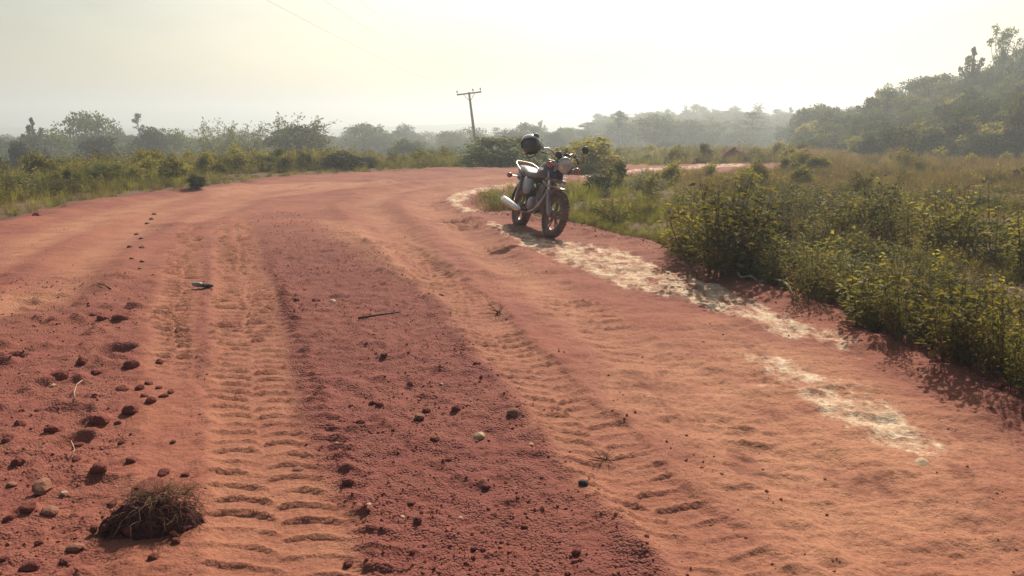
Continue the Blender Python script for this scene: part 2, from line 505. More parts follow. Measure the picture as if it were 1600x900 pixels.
M = dict(
    dirt=dirt_mat(), soil=soil_mat(),
    clod=simple('dirt_clod', (.20, .066, .05), .95, var=.3, scale=30, bump=.7, spec=.1),
    root=simple('dark_root', (.055, .032, .026), .95, var=.4, scale=30, spec=.05),  # dark hair added to deepen the shade on the grassy clod
    crumb=simple('dirt_crumb', (.26, .092, .066), .95, var=.3, scale=30, spec=.05),
    clod_dark=simple('dark_clod', (.085, .034, .032), .95, var=.4, scale=30, bump=.8, spec=.05),
    stone_tan=simple('tan_stone', (.25, .112, .070), .85, var=.3, scale=25, bump=.5, spec=.2),
    stone_pale=simple('cream_stone', (.46, .31, .19), .8, var=.2, scale=25, bump=.4, spec=.2),
    stone_dark=simple('dark_stone', (.055, .042, .045), .8, var=.3, scale=25, bump=.4, spec=.3),
    red_bank=simple('red_bank', (.19, .065, .042), .95, var=.35, scale=2, bump=.6, spec=.1),
    straw=leaf_mat('straw', (.22, .13, .075), (.34, .22, .13), .25),
    twig=simple('dry_twig', (.12, .065, .045), .9, var=.4, scale=30, spec=.1),
    twig_pale=simple('bleached_twig', (.34, .25, .17), .9, var=.3, scale=30, spec=.1),
    bark=simple('bark', (.16, .115, .08), .95, var=.4, scale=6, bump=.8, spec=.1),
    bark_pale=simple('pale_bark', (.36, .31, .25), .95, var=.3, scale=6, bump=.6, spec=.1),
    leaf_tree=leaf_mat('tree_leaf', (0.061, 0.081, 0.033), (0.115, 0.137, 0.053), .35),
    leaf_dark=leaf_mat('dark_leaf', (0.034, 0.043, 0.031), (0.065, 0.075, 0.042), .25),
    leaf_feather=leaf_mat('feathery_leaf', (0.091, 0.111, 0.042), (0.156, 0.169, 0.063), .4),
    leaf_shrub=leaf_mat('shrub_leaf', (0.096, 0.101, 0.036), (0.240, 0.211, 0.070), .5, (0.192, 0.118, 0.064)),
    leaf_shrub_dark=leaf_mat('dark_shrub_leaf', (0.058, 0.065, 0.034), (0.134, 0.130, 0.056), .45),
    leaf_weed=leaf_mat('weed_leaf', (0.139, 0.143, 0.045), (0.278, 0.243, 0.079), .5),
    grass=leaf_mat('grass_blade', (0.120, 0.138, 0.036), (0.225, 0.217, 0.063), .5),
    grass_dry=leaf_mat('dry_grass_blade', (.125, .09, .052), (.20, .15, .085), .45),
    pole=simple('weathered_wood', (.15, .12, .10), .9, var=.3, scale=4, spec=.1),
    porcelain=simple('insulator_porcelain', (.22, .18, .16), .4, var=.1),
    wire=simple('wire', (.45, .43, .38), .6, metal=.3, var=.1),
    rubber=simple('tyre_rubber', (.085, .05, .045), .9, var=.3, dust=.9, scale=20, spec=.25),
    alloy=simple('dusty_alloy', (.15, .12, .115), .55, metal=.5, var=.2, dust=.7),
    chrome=simple('chrome', (.70, .68, .65), .25, metal=1.0, var=.1, dust=.2),
    chrome_dull=simple('dusty_chrome', (.46, .42, .40), .4, metal=.8, var=.15, dust=.55),
    steel=simple('engine_metal', (.30, .27, .26), .5, metal=.6, var=.3, dust=.6, scale=25),
    black=simple('black_plastic', (.022, .022, .028), .5, var=.2, dust=.18),
    paint=simple('navy_paint', (.012, .016, .055), .42, var=.15, dust=.04, coat=.15, spec=.4),
    vinyl=simple('seat_vinyl', (.13, .14, .145), .33, var=.15, dust=.1, bump=.1, spec=.6),
    panel=simple('blue_grey_paint', (.20, .26, .31), .35, var=.15, dust=.3, coat=.3),
    helmet=simple('helmet_shell', (.018, .019, .024), .28, var=.15, dust=.2, coat=.4, spec=.5),
    lining=simple('helmet_lining', (.10, .10, .11), .9, var=.2),
    visor=simple('clear_visor', (.42, .43, .42), .12, var=.05, spec=.6),
    lens=simple('headlight_lens', (.62, .56, .50), .12, metal=.35, var=.1, dust=.3, scale=4, coat=.6),
    amber=simple('amber_lens', (.42, .10, .05), .25, var=.1, spec=.6, coat=.4),
    redlens=simple('red_lens', (.45, .03, .03), .3, var=.1, spec=.6),
    mirror=simple('mirror_glass', (.7, .7, .7), .05, metal=1.0, var=.02),
    cloudy=simple('cloudy_plastic', (.26, .24, .24), .3, var=.2, scale=40, dust=.3, spec=.5),
    hill=leaf_mat('far_hill', (.05, .065, .03), (.08, .10, .04), .0),
)


# ------------------------------------------------------------------ mesh builder
class MB:
    def __init__(self):
        self.v, self.f, self.n = [], [], 0

    def add(self, v, f):
        v = np.asarray(v, float).reshape(-1, 3)
        self.v.append(v)
        o = self.n
        self.f.extend([tuple(int(i) + o for i in q) for q in f])
        self.n += len(v)
        return self

    def tube(self, pts, rad, sides=8, cap=True):
        P = [Vector(p) for p in pts]
        n = len(P)
        if not hasattr(rad, '__len__'):
            rad = [rad] * n
        vs, fs = [], []
        up = None
        for i in range(n):
            t = (P[min(i + 1, n - 1)] - P[max(i - 1, 0)]).normalized()
            if up is None:
                up = Vector((0, 0, 1)) if abs(t.z) < .9 else Vector((1, 0, 0))
            a = t.cross(up)
            if a.length < 1e-6:
                a = t.orthogonal()
            a.normalize()
            b = a.cross(t).normalized()
            up = b
            for k in range(sides):
                th = 2 * math.pi * k / sides
                vs.append(P[i] + (a * math.cos(th) + b * math.sin(th)) * rad[i])
        for i in range(n - 1):
            for k in range(sides):
                k2 = (k + 1) % sides
                fs.append((i * sides + k, i * sides + k2, (i + 1) * sides + k2, (i + 1) * sides + k))
        if cap:
            fs.append(tuple(range(sides))[::-1])
            fs.append(tuple((n - 1) * sides + k for k in range(sides)))
        return self.add([tuple(v) for v in vs], fs)

    def lathe(self, prof, c=(0, 0, 0), axis=(0, 0, 1), seg=24):
        """profile of (radius, along-axis) turned round an axis"""
        ax = Vector(axis).normalized()
        a = ax.orthogonal().normalized()
        b = ax.cross(a)
        vs, fs = [], []
        n = len(prof)
        C = Vector(c)
        for (r, h) in prof:
            for k in range(seg):
                th = 2 * math.pi * k / seg
                vs.append(tuple(C + ax * h + (a * math.cos(th) + b * math.sin(th)) * max(r, 1e-4)))
        for i in range(n - 1):
            for k in range(seg):
                k2 = (k + 1) % seg
                fs.append((i * seg + k, i * seg + k2, (i + 1) * seg + k2, (i + 1) * seg + k))
        return self.add(vs, fs)

    def box(self, c, s, rot=None, bev=.12):
        """a box with its edges cut off"""
        hx, hy, hz = [q / 2 for q in s]
        b = bev * min(s)
        vs, fs = [], []
        rings = [(-hz, hx - b, hy - b), (-hz + b, hx, hy), (hz - b, hx, hy), (hz, hx - b, hy - b)]
        for z, x, y in rings:
            vs += [(-x + b, -y, z), (x - b, -y, z), (x, -y + b, z), (x, y - b, z), (x - b, y, z), (-x + b, y, z), (-x, y - b, z), (-x, -y + b, z)]
        for i in range(3):
            for k in range(8):
                k2 = (k + 1) % 8
                fs.append((i * 8 + k, i * 8 + k2, (i + 1) * 8 + k2, (i + 1) * 8 + k))
        fs.append(tuple(range(8))[::-1]); fs.append(tuple(24 + k for k in range(8)))
        mt = rot.to_matrix() if rot is not None else Matrix.Identity(3)
        vs = [tuple(mt @ Vector(v) + Vector(c)) for v in vs]
        return self.add(vs, fs)

    def loft(self, secs, seg=16, pw=2.6):
        """rounded body: sections (x, y_centre, half_width, z_bottom, z_top)"""
        vs, fs = [], []
        for (x, yc, w, z0, z1) in secs:
            zc, h = (z0 + z1) / 2, (z1 - z0) / 2
            for k in range(seg):
                th = 2 * math.pi * k / seg
                c, s = math.cos(th), math.sin(th)
                vs.append((x, yc + w * math.copysign(abs(c) ** (2 / pw), c), zc + h * math.copysign(abs(s) ** (2 / pw), s)))
        n = len(secs)
        for i in range(n - 1):
            for k in range(seg):
                k2 = (k + 1) % seg
                fs.append((i * seg + k, i * seg + k2, (i + 1) * seg + k2, (i + 1) * seg + k))
        fs.append(tuple(range(seg))[::-1]); fs.append(tuple((n - 1) * seg + k for k in range(seg)))
        return self.add(vs, fs)

    def leaves(self, c, d, nrm, ln, wd):
        """folded leaf blades: arrays of base points, directions, face normals, lengths, widths"""
        d = d / np.linalg.norm(d, axis=1, keepdims=True)
        side = np.cross(d, nrm)
        side /= np.linalg.norm(side, axis=1, keepdims=True) + 1e-9
        up = np.cross(side, d)
        ln = ln[:, None]; wd = wd[:, None]
        v = np.stack([c, c + d * ln * .45 + side * wd * .5 + up * wd * .12, c + d * ln - up * ln * .12,
                      c + d * ln * .45 - side * wd * .5 + up * wd * .12], 1)
        n = len(c)
        o = self.n
        self.v.append(v.reshape(-1, 3))
        idx = np.arange(n) * 4 + o
        self.f.extend([(a, a + 1, a + 2, a + 3) for a in idx.tolist()])
        self.n += 4 * n
        return self

    def blades(self, base, ht, lean, wd):
        """grass: base points, heights, lean vectors (xy), widths; three-part bent blade"""
        n = len(base)
        a = RNG.uniform(0, 2 * np.pi, n)
        s = np.stack([np.cos(a), np.sin(a), np.zeros(n)], 1) * wd[:, None] * .5
        L = np.concatenate([lean, np.zeros((n, 1))], 1)
        up = np.array([0, 0, 1.])
        p1 = base + up * (ht * .55)[:, None] + L * .3
        p2 = base + up * ht[:, None] + L
        v = np.stack([base - s, base + s, p1 + s * .8, p1 - s * .8, p2], 1)
        o = self.n
        self.v.append(v.reshape(-1, 3))
        for q in (np.arange(n) * 5 + o).tolist():
            self.f.append((q, q + 1, q + 2, q + 3)); self.f.append((q + 3, q + 2, q + 4))
        self.n += 5 * n
        return self

    def mesh(self, name, m, smooth=False):
        me = bpy.data.meshes.new(name)
        v = np.concatenate(self.v) if self.v else np.zeros((0, 3))
        me.from_pydata(v.tolist(), [], self.f)
        me.materials.append(m)
        if smooth:
            me.polygons.foreach_set('use_smooth', np.ones(len(me.polygons), bool))
        me.update()
        return me

    def build(self, name, m, parent=None, smooth=False):
        return obj(name, self.mesh(name, m, smooth), parent)


def obj(name, me, parent=None):
    o = bpy.data.objects.new(name, me)
    COL.objects.link(o)
    if parent is not None:
        o.parent = parent
    return o


def tag(o, label=None, cat=None, group=None, kind=None):
    if label: o['label'] = label
    if cat: o['category'] = cat
    if group: o['group'] = group
    if kind: o['kind'] = kind
    return o


def empty(name, loc, rot=(0, 0, 0)):
    o = bpy.data.objects.new(name, None)
    o.empty_display_size = .2
    COL.objects.link(o)
    o.location = loc
    o.rotation_euler = rot
    return o


def copy_tree(src, loc, rot, scale):
    r = src.copy(); COL.objects.link(r)
    r.location = loc; r.rotation_euler = rot; r.scale = scale
    for ch in list(src.children):
        c = ch.copy(); COL.objects.link(c); c.parent = r
    for k in ('label', 'category', 'group'):
        if k in r: del r[k]
    return r


def scatter(name, pts, rot, scl, idx, protos):
    """one uncountable mass: copies of small prototype meshes set on given points"""
    pc = bpy.data.collections.new(name + '_kinds')
    for i, (pn, me) in enumerate(protos):
        po = bpy.data.objects.new('%02d_%s' % (i, pn), me)
        pc.objects.link(po)
    me = bpy.data.meshes.new(name)
    me.from_pydata(np.asarray(pts, float).tolist(), [], [])
    a = me.attributes.new('rot', 'FLOAT_VECTOR', 'POINT'); a.data.foreach_set('vector', np.asarray(rot, np.float32).ravel())
    a = me.attributes.new('scl', 'FLOAT_VECTOR', 'POINT'); a.data.foreach_set('vector', np.asarray(scl, np.float32).ravel())
    a = me.attributes.new('idx', 'INT', 'POINT'); a.data.foreach_set('value', np.asarray(idx, np.int32))
    o = obj(name, me)
    ng = bpy.data.node_groups.new(name, 'GeometryNodeTree')
    ng.interface.new_socket('Geometry', in_out='INPUT', socket_type='NodeSocketGeometry')
    ng.interface.new_socket('Geometry', in_out='OUTPUT', socket_type='NodeSocketGeometry')
    nn = ng.nodes
    gi, go = nn.new('NodeGroupInput'), nn.new('NodeGroupOutput')
    ci = nn.new('GeometryNodeCollectionInfo')
    ci.inputs['Collection'].default_value = pc
    ci.inputs['Separate Children'].default_value = True
    ci.inputs['Reset Children'].default_value = True
    ip = nn.new('GeometryNodeInstanceOnPoints')
    ip.inputs['Pick Instance'].default_value = True

    def na(nm, t):
        q = nn.new('GeometryNodeInputNamedAttribute'); q.data_type = t
        q.inputs['Name'].default_value = nm
        return [s for s in q.outputs if s.enabled and s.name == 'Attribute'][0]
    e2r = nn.new('FunctionNodeEulerToRotation')
    L = ng.links
    L.new(gi.outputs[0], ip.inputs['Points'])
    L.new(ci.outputs[0], ip.inputs['Instance'])
    L.new(na('idx', 'INT'), ip.inputs['Instance Index'])
    L.new(na('rot', 'FLOAT_VECTOR'), e2r.inputs[0])
    L.new(e2r.outputs[0], ip.inputs['Rotation'])
    L.new(na('scl', 'FLOAT_VECTOR'), ip.inputs['Scale'])
    L.new(ip.outputs[0], go.inputs[0])
    md = o.modifiers.new('scatter', 'NODES')
    md.node_group = ng
    o['kind'] = 'stuff'
    return o


# ------------------------------------------------------------------ ground and road
def graded(c0, c1, fine, step, grow):
    a, b = fine
    xs = list(np.arange(a, b, step))
    s, x = step, xs[-1]
    while x < c1:
        s *= 1 + grow; x += s; xs.append(x)
    s, x = step, xs[0]
    lo = []
    while x > c0:
        s *= 1 + grow; x -= s; lo.append(x)
    return np.array(lo[::-1] + xs)


def grid_mesh(name, x, y, z, keep, mask, m):
    ny, nx = x.shape
    i = np.arange((ny - 1) * (nx - 1)).reshape(ny - 1, nx - 1)
    r, c = np.divmod(i[keep], nx - 1)
    a = r * nx + c
    q = np.stack([a, a + 1, a + nx + 1, a + nx], 1)
    used = np.unique(q)
    mp = np.full(nx * ny, -1, np.int64); mp[used] = np.arange(len(used))
    q = mp[q]
    v = np.stack([x.ravel()[used], y.ravel()[used], z.ravel()[used]], 1).astype(np.float32)
    me = bpy.data.meshes.new(name)
    me.vertices.add(len(v)); me.vertices.foreach_set('co', v.ravel())
    me.loops.add(q.size); me.loops.foreach_set('vertex_index', q.ravel().astype(np.int32))
    me.polygons.add(len(q))
    me.polygons.foreach_set('loop_start', (np.arange(len(q)) * 4).astype(np.int32))
    me.polygons.foreach_set('use_smooth', np.ones(len(q), bool))
    me.update(calc_edges=True)
    if mask is not None:
        at = me.attributes.new('mask', 'FLOAT_COLOR', 'POINT')
        mk = mask.reshape(-1, 4)[used].astype(np.float32)
        at.data.foreach_set('color', mk.ravel())
    me.materials.append(m)
    return obj(name, me)


xs = graded(NX0, NX1, (-2.4, 2.6), .0125, .024)
ys = [NY0]
while ys[-1] < NY1:
    ys.append(ys[-1] + max(.0105, .0038 * ys[-1]))
ys = np.array(ys)
GX, GY = np.meshgrid(xs, ys)
GSD = road_sd(GX, GY)
dz, mp_, md_, ma_ = detail(GX, GY, GSD)
edge = np.minimum.reduce([GX - xs[0], xs[-1] - GX, GY - ys[0], ys[-1] - GY])
GZ = land(GX, GY) + dz * sstep(0, .5, edge) - .05 * (1 - sstep(0, .25, edge))
mask = np.stack([mp_, md_, ma_, np.ones_like(mp_)], -1)
fs = (GSD[:-1, :-1] + GSD[1:, 1:]) / 2
on_road = fs > -.32 + .0 * fs
o = grid_mesh('dirt_road', GX, GY, GZ, on_road, mask, M['dirt'])
tag(o, kind='structure')
o = grid_mesh('verge', GX, GY, GZ, ~on_road, None, M['soil'])
tag(o, kind='structure')

# far ground, sunk a little below the finely built part
fx = np.unique(np.concatenate([graded(-1150, 1150, (-60, 60), 2.0, .07), [NX0 + .3, NX1 - .3]]))
fy = np.unique(np.concatenate([graded(-300, 1150, (-20, 110), 2.0, .05), [NY0 + .3, NY1 - .3]]))
FX, FY = np.meshgrid(fx, fy)
FZ = land(FX, FY)
inn = (FX > NX0 + .6) & (FX < NX1 - .6) & (FY > NY0 + .6) & (FY < NY1 - .6)
FZ = np.where(inn, FZ - .5, FZ - .02)
o = grid_mesh('ground', FX, FY, FZ, np.ones((len(fy) - 1, len(fx) - 1), bool), None, M['soil'])
tag(o, kind='structure')

# pale wooded hills at the back
hx = np.linspace(-700, 900, 320)
hy = np.linspace(520, 1050, 60)
HX, HY = np.meshgrid(hx, hy)
HZ = -8 + 19 * np.maximum(fbm(HX, HY, .006, 3, 71) + .18, 0) * sstep(520, 640, HY) + 1.2 * fbm(HX, HY, .08, 2, 72)
HZ += 9 * np.exp(-((HX - 130) / 70) ** 2 - ((HY - 800) / 120) ** 2) + 5 * np.exp(-((HX + 20) / 90) ** 2 - ((HY - 700) / 90) ** 2)
o = grid_mesh('hills', HX, HY, HZ, np.ones((59, 319), bool), None, M['hill'])
tag(o, kind='structure')


# ------------------------------------------------------------------ plants: prototypes
def rand_dirs(n, up=0.0):
    d = RNG.normal(size=(n, 3))
    d /= np.linalg.norm(d, axis=1, keepdims=True)
    d[:, 2] += up
    return d / np.linalg.norm(d, axis=1, keepdims=True)


def clumps(mb, centres, radii, per, ln, up=.15):
    """leaf clumps: shells of leaves round given centres"""
    C = np.repeat(centres, per, 0)
    Rr = np.repeat(radii, per)
    d = rand_dirs(len(C), up)
    rr = Rr * RNG.uniform(.35, 1.0, len(C))
    p = C + d * rr[:, None] * np.array([1, 1, .72])
    dirs = d * .6 + rand_dirs(len(C)) * .8
    nr = d + rand_dirs(len(C)) * .7 + np.array([0, 0, .4])
    L = RNG.uniform(.6, 1.3, len(C)) * ln
    mb.leaves(p, dirs, nr, L, L * RNG.uniform(.5, .8, len(C)))


def limb_tree(h, trunk_r, fork, spots, mat):
    """trunk with limbs that reach the clump centres"""
    mb = MB()
    k = 5
    P = [(RNG.normal() * .02 * h * i / k, RNG.normal() * .02 * h * i / k, fork * h * i / k - (.03 * h if i == 0 else 0)) for i in range(k + 1)]
    mb.tube(P, [trunk_r * (1.35 if i == 0 else 1 - .09 * i) for i in range(k + 1)], 7)
    top = np.array(P[-1])
    for s in spots:
        s = np.asarray(s)
        mid = top * .45 + s * .55 + np.array([0, 0, -.06 * h]) + RNG.normal(size=3) * .015 * h
        st = np.array(P[-1 - int(RNG.integers(0, 2))])
        mb.tube([tuple(st), tuple(mid), tuple(s)], [trunk_r * .5, trunk_r * .3, trunk_r * .1], 5, False)
    return mb


def proto_tree(kind, seed):
    """unit-height tree (height 1, width about 1): returns trunk and crown meshes"""
    global RNG
    keep, RNG = RNG, np.random.default_rng(seed)
    cr = MB()
    lm, bm_ = M['leaf_tree'], M['bark']
    if kind == 'broad':            # lumpy rounded crown
        n = 26
        d = rand_dirs(n, .35)
        c = d * np.array([.38, .38, .27]) * RNG.uniform(.55, 1.05, (n, 1)) + np.array([0, 0, .64])
        c[:, 2] = np.clip(c[:, 2], .3, .9)
        clumps(cr, c, RNG.uniform(.10, .17, n), 75, .045)
        tr = limb_tree(1, .03, .36, c[:12], M['bark'])
    elif kind == 'tiered':         # slim tree with flat separated tiers
        c, r = [], []
        for z, w in ((.52, .34), (.66, .40), (.78, .30), (.9, .22), (.97, .1)):
            for k in range(5):
                a = RNG.uniform(0, 6.28)
                q = w * RNG.uniform(.35, 1)
                c.append((math.cos(a) * q, math.sin(a) * q, z + RNG.normal() * .015)); r.append(.09)
        c = np.array(c)
        C = np.repeat(c, 46, 0)
        p = C + rand_dirs(len(C)) * np.array([.15, .15, .022]) * RNG.uniform(.2, 1, (len(C), 1))
        L = RNG.uniform(.03, .055, len(C))
        cr.leaves(p, rand_dirs(len(C)) * np.array([1, 1, .3]), rand_dirs(len(C), 1.5), L, L * .7)
        tr = MB(); tr.tube([(0, 0, -.04), (.01, 0, .4), (-.01, .01, .8), (0, 0, .97)], [.026, .02, .014, .005], 7)
        for q in c:
            tr.tube([(0, 0, q[2] - .06), (q[0] * .5, q[1] * .5, q[2] - .025), tuple(q)], [.008, .006, .003], 4, False)
    elif kind == 'umbrella':       # thin trunk, flat spreading top
        n = 18
        a = RNG.uniform(0, 6.28, n); q = np.sqrt(RNG.uniform(.02, 1, n)) * .46
        c = np.stack([np.cos(a) * q, np.sin(a) * q, .9 - .22 * (q / .46) ** 2 + RNG.normal(size=n) * .02], 1)
        C = np.repeat(c, 80, 0)
        p = C + rand_dirs(len(C)) * np.array([.15, .15, .04]) * RNG.uniform(.2, 1, (len(C), 1))
        L = RNG.uniform(.028, .05, len(C))
        cr.leaves(p, rand_dirs(len(C)), rand_dirs(len(C), 1.2), L, L * .7)
        tr = limb_tree(1, .022, .6, c, M['bark'])
    elif kind == 'emergent':       # tall bare trunk, small ragged crown
        n = 17
        d = rand_dirs(n, .1)
        c = d * np.array([.22, .22, .17]) * RNG.uniform(.3, 1.1, (n, 1)) + np.array([0, 0, .80])
        c[:4] = [(.26, .05, .62), (-.28, 0, .60), (-.2, .1, .68), (.1, -.1, .95)]
        clumps(cr, c, RNG.uniform(.05, .10, n), 80, .030)
        tr = limb_tree(1, .022, .58, c, M['bark_pale']); bm_ = M['bark_pale']
    elif kind == 'vine':           # broken trunk wrapped in climbers
        c, r = [], []
        for k in range(30):
            z = .06 + .86 * k / 30
            w = .16 * (1 - .55 * z) + .05 * RNG.uniform(-1, 1)
            a = RNG.uniform(0, 6.28)
            c.append((math.cos(a) * w, math.sin(a) * w, z)); r.append(.10 - .04 * z)
        c += [(.20, .02, .70), (.26, 0, .76), (-.16, 0, .80), (-.2, .02, .86), (0, 0, .96), (.02, 0, 1.0)]
        r += [.045, .035, .05, .04, .04, .03]
        clumps(cr, np.array(c), np.array(r), 70, .034)
        tr = MB(); tr.tube([(0, 0, -.04), (.01, 0, .5), (0, 0, .96)], [.045, .035, .015], 7)
        tr.tube([(0, 0, .6), (.12, .01, .66), (.27, 0, .77)], [.02, .014, .006], 5)
        tr.tube([(0, 0, .66), (-.1, 0, .75), (-.2, .02, .87)], [.02, .014, .006], 5)
    elif kind == 'palm':
        tr = MB(); tr.tube([(0, 0, -.04), (.015, 0, .3), (-.01, 0, .6), (0, 0, .8)], [.032, .025, .022, .028], 8)
        for k in range(22):
            a = k * 2.399
            el = R(65) - k * R(5.4)
            L = .36
            pts = []
            for i in range(9):
                t = i / 8
                dr = .32 * t * t * (1.1 - el * .35)
                pts.append(np.array([math.cos(a) * math.cos(el) * L * t, math.sin(a) * math.cos(el) * L * t, .8 + math.sin(el) * L * t - dr * L * 1.6]))
            pts = np.array(pts)
            cr.tube([tuple(p) for p in pts], [.006 - .0005 * i for i in range(9)], 4, False)
            for i in range(1, 9):
                for sgn in (-1, 1):
                    for e in (0, .5):
                        b = pts[i] * (1 - e) + pts[i - 1] * e
                        t = pts[i] - pts[i - 1]
                        s = np.cross(t, [0, 0, 1]); s /= np.linalg.norm(s) + 1e-9
                        dd = s * sgn + t / np.linalg.norm(t) * .6 + np.array([0, 0, -.45])
                        cr.leaves(b[None], dd[None], np.array([[0, 0, 1.]]), np.array([.11 * (1 - .3 * i / 8)]), np.array([.016]))
    elif kind == 'bamboo':         # arching feathery plumes
        tr = MB()
        pp, dd = [], []
        for k in range(46):
            a = RNG.uniform(0, 6.28); q = .16 * math.sqrt(RNG.uniform())
            b = np.array([math.cos(a) * q, math.sin(a) * q * .8, -.02])
            out = RNG.uniform(.12, .46); hh = RNG.uniform(.6, 1.08) * (1 - .3 * out)
            pts = [b + np.array([math.cos(a) * out * t ** 2.2, math.sin(a) * out * t ** 2.2, hh * (1.25 * t - .25 * t ** 3.5)]) for t in np.linspace(0, 1, 8)]
            tr.tube([tuple(p) for p in pts], [.008 * (1 - .11 * i) for i in range(8)], 4, False)
            pts = np.array(pts)
            for _ in range(62):
                t = RNG.uniform(.18, 1) * 7
                i = min(int(t), 6)
                p = pts[i] + (pts[i + 1] - pts[i]) * (t - i)
                pp.append(p + RNG.normal(size=3) * .028); dd.append((pts[i + 1] - pts[i]) * 6 + RNG.normal(size=3) * .7 + np.array([0, 0, -.5]))
        pp, dd = np.array(pp), np.array(dd)
        L = RNG.uniform(.04, .075, len(pp))
        cr.leaves(pp, dd, rand_dirs(len(pp), .8), L, L * .32)
        lm = M['leaf_feather']
    elif kind in ('bush', 'bush_dark'):   # rounded from the ground up
        n = 56
        d = rand_dirs(n, .25)
        c = d * np.array([.42, .40, .52]) * RNG.uniform(.5, 1.0, (n, 1)) + np.array([0, 0, .36])
        c[:, 2] = np.clip(c[:, 2], .12, .93)
        clumps(cr, c, RNG.uniform(.09, .16, n), 105, .046)
        tr = MB()
        for q in c[::3]:
            tr.tube([(0, 0, -.04), tuple(q * np.array([.4, .4, .5])), tuple(q)], [.022, .014, .004], 5, False)
        lm = M['leaf_dark'] if kind == 'bush_dark' else M['leaf_tree']
    RNG = keep
    return tr.mesh('trunk', bm_), cr.mesh('crown', lm)


def proto_shrub(seed, stems, h, spread, leaf, mat, per=34, upright=.7):
    """many stems from one root, leaves in pairs up each stem, drooping tips"""
    global RNG
    keep, RNG = RNG, np.random.default_rng(seed)
    st, lv = MB(), MB()
    for k in range(stems):
        a = RNG.uniform(0, 6.28); q = spread * math.sqrt(RNG.uniform(.0, 1))
        b = np.array([math.cos(a) * q * .55, math.sin(a) * q * .55, -.03])
        hh = h * RNG.uniform(.45, 1.0) * (1 - .25 * q / spread)
        tip = b + np.array([math.cos(a) * q * .6 + RNG.normal() * .05, math.sin(a) * q * .6 + RNG.normal() * .05, hh])
        mid = (b + tip) / 2 + RNG.normal(size=3) * .025
        T = np.linspace(0, 1, 6)[:, None]
        pts = (1 - T) ** 2 * b + 2 * T * (1 - T) * mid + T * T * tip
        st.tube([tuple(p) for p in pts], [.0065 * (1 - .14 * i) * (h ** .5) for i in range(6)], 4, False)
        t = RNG.uniform(.12, 1, per)
        p = (1 - t[:, None]) ** 2 * b + 2 * (t * (1 - t))[:, None] * mid + (t * t)[:, None] * tip
        an = RNG.uniform(0, 6.28, per)
        d = np.stack([np.cos(an), np.sin(an), RNG.uniform(-.45, .7, per)], 1)
        p = p + d * np.array([1, 1, .2]) * RNG.uniform(.0, .09, (per, 1)) * h ** .5
        L = RNG.uniform(.6, 1.25, per) * leaf
        lv.leaves(p, d, np.array([0, 0, 1.]) + rand_dirs(per) * .6, L, L * RNG.uniform(.42, .62, per))
    RNG = keep
    return st.mesh('stems', M['twig']), lv.mesh('foliage', mat)


def proto_grass(seed, n, h, spread, mat, wd=.007, lean=.45):
    global RNG
    keep, RNG = RNG, np.random.default_rng(seed)
    mb = MB()
    a = RNG.uniform(0, 6.28, n); q = spread * np.sqrt(RNG.uniform(0, 1, n))
    base = np.stack([np.cos(a) * q, np.sin(a) * q, np.full(n, -.02)], 1)
    ht = h * RNG.uniform(.4, 1.05, n)
    ln = np.stack([np.cos(a), np.sin(a)], 1) * (ht * RNG.uniform(0, lean, n))[:, None] + RNG.normal(size=(n, 2)) * .06 * h
    mb.blades(base, ht, ln, RNG.uniform(.6, 1.3, n) * wd)
    RNG = keep
    return mb.mesh('grass_tuft', mat)


def proto_herb(seed, n, h, spread, leaf, mat):
    """low leafy weed (one mesh)"""
    global RNG
    keep, RNG = RNG, np.random.default_rng(seed)
    mb = MB()
    for k in range(n):
        a = RNG.uniform(0, 6.28); q = spread * math.sqrt(RNG.uniform())
        b = np.array([math.cos(a) * q * .6, math.sin(a) * q * .6, -.02]); hh = h * RNG.uniform(.4, 1)
        tip = b + np.array([math.cos(a) * q * .6, math.sin(a) * q * .6, hh])
        mb.tube([tuple(b), tuple((b + tip) / 2 + RNG.normal(size=3) * .02), tuple(tip)], [.004, .003, .002], 3, False)
        m = 16
        t = RNG.uniform(.2, 1.05, m)[:, None]
        p = b + (tip - b) * t + RNG.normal(size=(m, 3)) * .03
        an = RNG.uniform(0, 6.28, m)
        d = np.stack([np.cos(an), np.sin(an), RNG.uniform(-.3, .8, m)], 1)
        L = RNG.uniform(.6, 1.2, m) * leaf
        mb.leaves(p, d, np.array([0, 0, 1.]) + rand_dirs(m) * .6, L, L * .5)
    RNG = keep
    return mb.mesh('weed', mat)


def rock_mesh(seed, m, rough=.3, flat=.7, name='rock', sub=2):
    rs = np.random.default_rng(seed)
    import bmesh
    bm = bmesh.new()
    bmesh.ops.create_icosphere(bm, subdivisions=sub if name != 'pebble' else 1, radius=.5)
    v = np.array([tuple(x.co) for x in bm.verts])
    k = rs.normal(size=(7, 3)); k /= np.linalg.norm(k, axis=1, keepdims=True)
    lim = rs.uniform(.30, .46, 7)
    for n_, l_ in zip(k, lim):                     # knock flat faces off it
        dd = v @ n_
        v = v - n_ * np.maximum(dd - l_, 0)[:, None] * .85
    if sub > 2:
        v *= (1 + .55 * fbm(v[:, 0] + v[:, 2] * .8 + seed, v[:, 1] - v[:, 2] * .6, 2.6, 4, seed))[:, None]
    v += rs.normal(size=v.shape) * (.03 * rough * 3 if sub < 3 else .012)
    v *= np.array([1, rs.uniform(.7, .95), flat])
    f = [[x.index for x in q.verts] for q in bm.faces]
    bm.free()
    me = bpy.data.meshes.new(name)
    me.from_pydata(v.tolist(), [], f)
    me.materials.append(m)
    me.update()
    return me


